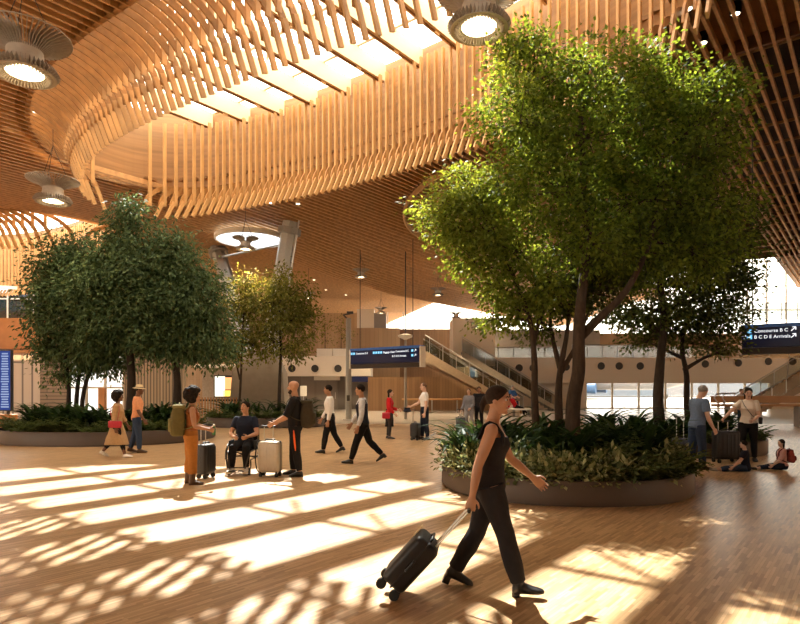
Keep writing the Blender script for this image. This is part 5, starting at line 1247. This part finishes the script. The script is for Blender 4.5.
# seated at the stair foot
p = A(511, 400, 36.2)
g = person('person in blue shirt sitting on the staircase foot', (p.x, 36.1, 0), 150, 1.72, False, 10, 0, 0, {1: (72, 70, 6, 0), -1: (72, 70, 6, 0)}, {1: (30, 10, 50, 20), -1: (30, 10, 50, 20)}, SK_L, ('short', M_hairg), [trousers(F_jean, 1.93, .014), shirt(fab('bright blue shirt', (.05, .15, .40)), 1.2, .018, -.04, 'blue_shirt'), shoes(L_blk, .006)], vox=.013, sit=1.0)
t = thing('plinth', 'low pale block under the person in blue shirt', 'block', (p.x, 36.15, 0)); b = MB(); b.rbox((0, 0, .45), (.9, .7, .9), .02, 2); b.build('block_body', M_cream, t); b = MB(); b.rbox((0, 0, .91), (.94, .74, .04), .01, 1); b.build('block_top', M_tread, t)
p = A(516, 405, 35)
g = person('person in red jacket reclining on the white low bench', (p.x, 35.0, 0), 105, 1.70, True, -32, 0, 14, {1: (78, 40, 6, 0), -1: (72, 62, 6, 0)}, {1: (-34, 12, 10, 0), -1: (10, 12, 40, 10)}, SK_L, ('long', M_hair), [trousers(F_blk, 1.93, .012), shirt(F_red, 1.9, .020, -.04, 'red_jacket'), shoes(L_blk, .006)], vox=.013, sit=.60)
# family by the second planter
g = person('grey haired man in slate blue tee and jeans with back to the round planter', G(697, 469), 78, 1.76, False, 6, 0, -22, {1: (4, 3, 3, 0), -1: (-3, 3, 3, 0)}, {1: (4, 10, 26, 6), -1: (10, 10, 30, 10)}, SK_L, ('short', M_hairg),
  [trousers(F_jean, 1.93, .017, .004, .04), shirt(F_blue, .85, .024, -.055, 'tee_shirt'), shoes(L_brn, .008, sole=M_rubber)], vox=.008)
suitcase('blue grey suitcase beside the grey haired man, half hidden by planter leaves', tuple(G(682, 466)), R(8), .40, .52, .24, S_gry, hand_h=.46)
g = person('woman in cream top and black trousers with a black bag across her body', G(748, 461.5), 208, 1.70, True, 4, 6, -14, {1: (4, 4, 4, 0), -1: (-4, 4, 4, 0)}, {1: (34, 42, 14, 10), -1: (6, 12, 66, 40)}, SK_L, ('long', M_hair),
  [trousers(F_blk, 1.93, .012, .003, .06), shirt(F_cream, .8, .020, -.035, 'cream_top'), shoes(L_blk, .006)], vox=.008, curl=.8)
strapbag(g, 'small black bag slung across the woman in the cream top', -1, L_blk, bw=.22, bh=.16, bd=.08, drop=.04, yoff=.045)
at_hand(g, 1, 'large black suitcase under the outstretched hand of the woman in the cream top', R(4), .54, .64, .30, S_blk, ribs=6)
g = person('small child in navy tee and jeans sitting on the floor, back turned', G(746, 472), 296, 1.12, False, 4, 0, 4, {1: (84, 4, 8, 20), -1: (88, 10, 8, 20)}, {1: (24, 14, 20, 0), -1: (30, 14, 20, 0)}, SK_L, ('short', M_hair), [trousers(F_jean, 1.9, .012), shirt(F_navy, .85, .014, -.05, 'tee_shirt'), shoes(mat('pale grey trainer', (.4, .36, .32), .6), .006)], vox=.007, sit=.098)
g = person('small girl with long dark hair and pink top sitting on the floor', G(783, 470), 286, 1.12, True, 2, 10, 0, {1: (84, 6, 6, 20), -1: (86, 4, 6, 20)}, {1: (10, 14, 30, 10), -1: (26, 14, 26, 10)}, SK_L, ('long', M_hair), [trousers(F_navy, 1.9, .010), shirt(F_pink, 1.2, .014, -.04, 'pink_top'), shoes(L_blk, .006)], vox=.007, sit=.098)
backpack('tiny red brown backpack on the girl in the pink top', g, fab('red brown canvas', (.22, .04, .03)), fab('red brown trim', (.12, .02, .02)), .2, .26, .12, drop=.0)
for px, hd, lab, sk_, hr, cl, hh in ((741, 160, 'person in pale top behind the high wooden bench, next to the one in a cap', SK_L, ('short', M_hairb), fab('pale top', (.55, .50, .48)), 1.62), (746.5, 200, 'person in blue cap and dark top behind the high wooden bench', SK_L, ('short', M_hair), F_navy, 1.70)):
    p = A(px, 400, 28.2+(.5 if px > 742 else 0)); g = person(lab, (p.x, p.y, 0), hd, hh, False, 0, 0, 0, None, None, sk_, hr, [trousers(F_jean, 1.93, .014), shirt(cl, .9, .018, -.05, 'top'), shoes(L_blk, .006)]+([cap(F_blue)] if hh > 1.65 else []), vox=.012)
bpy.data.scenes.remove(TMP)
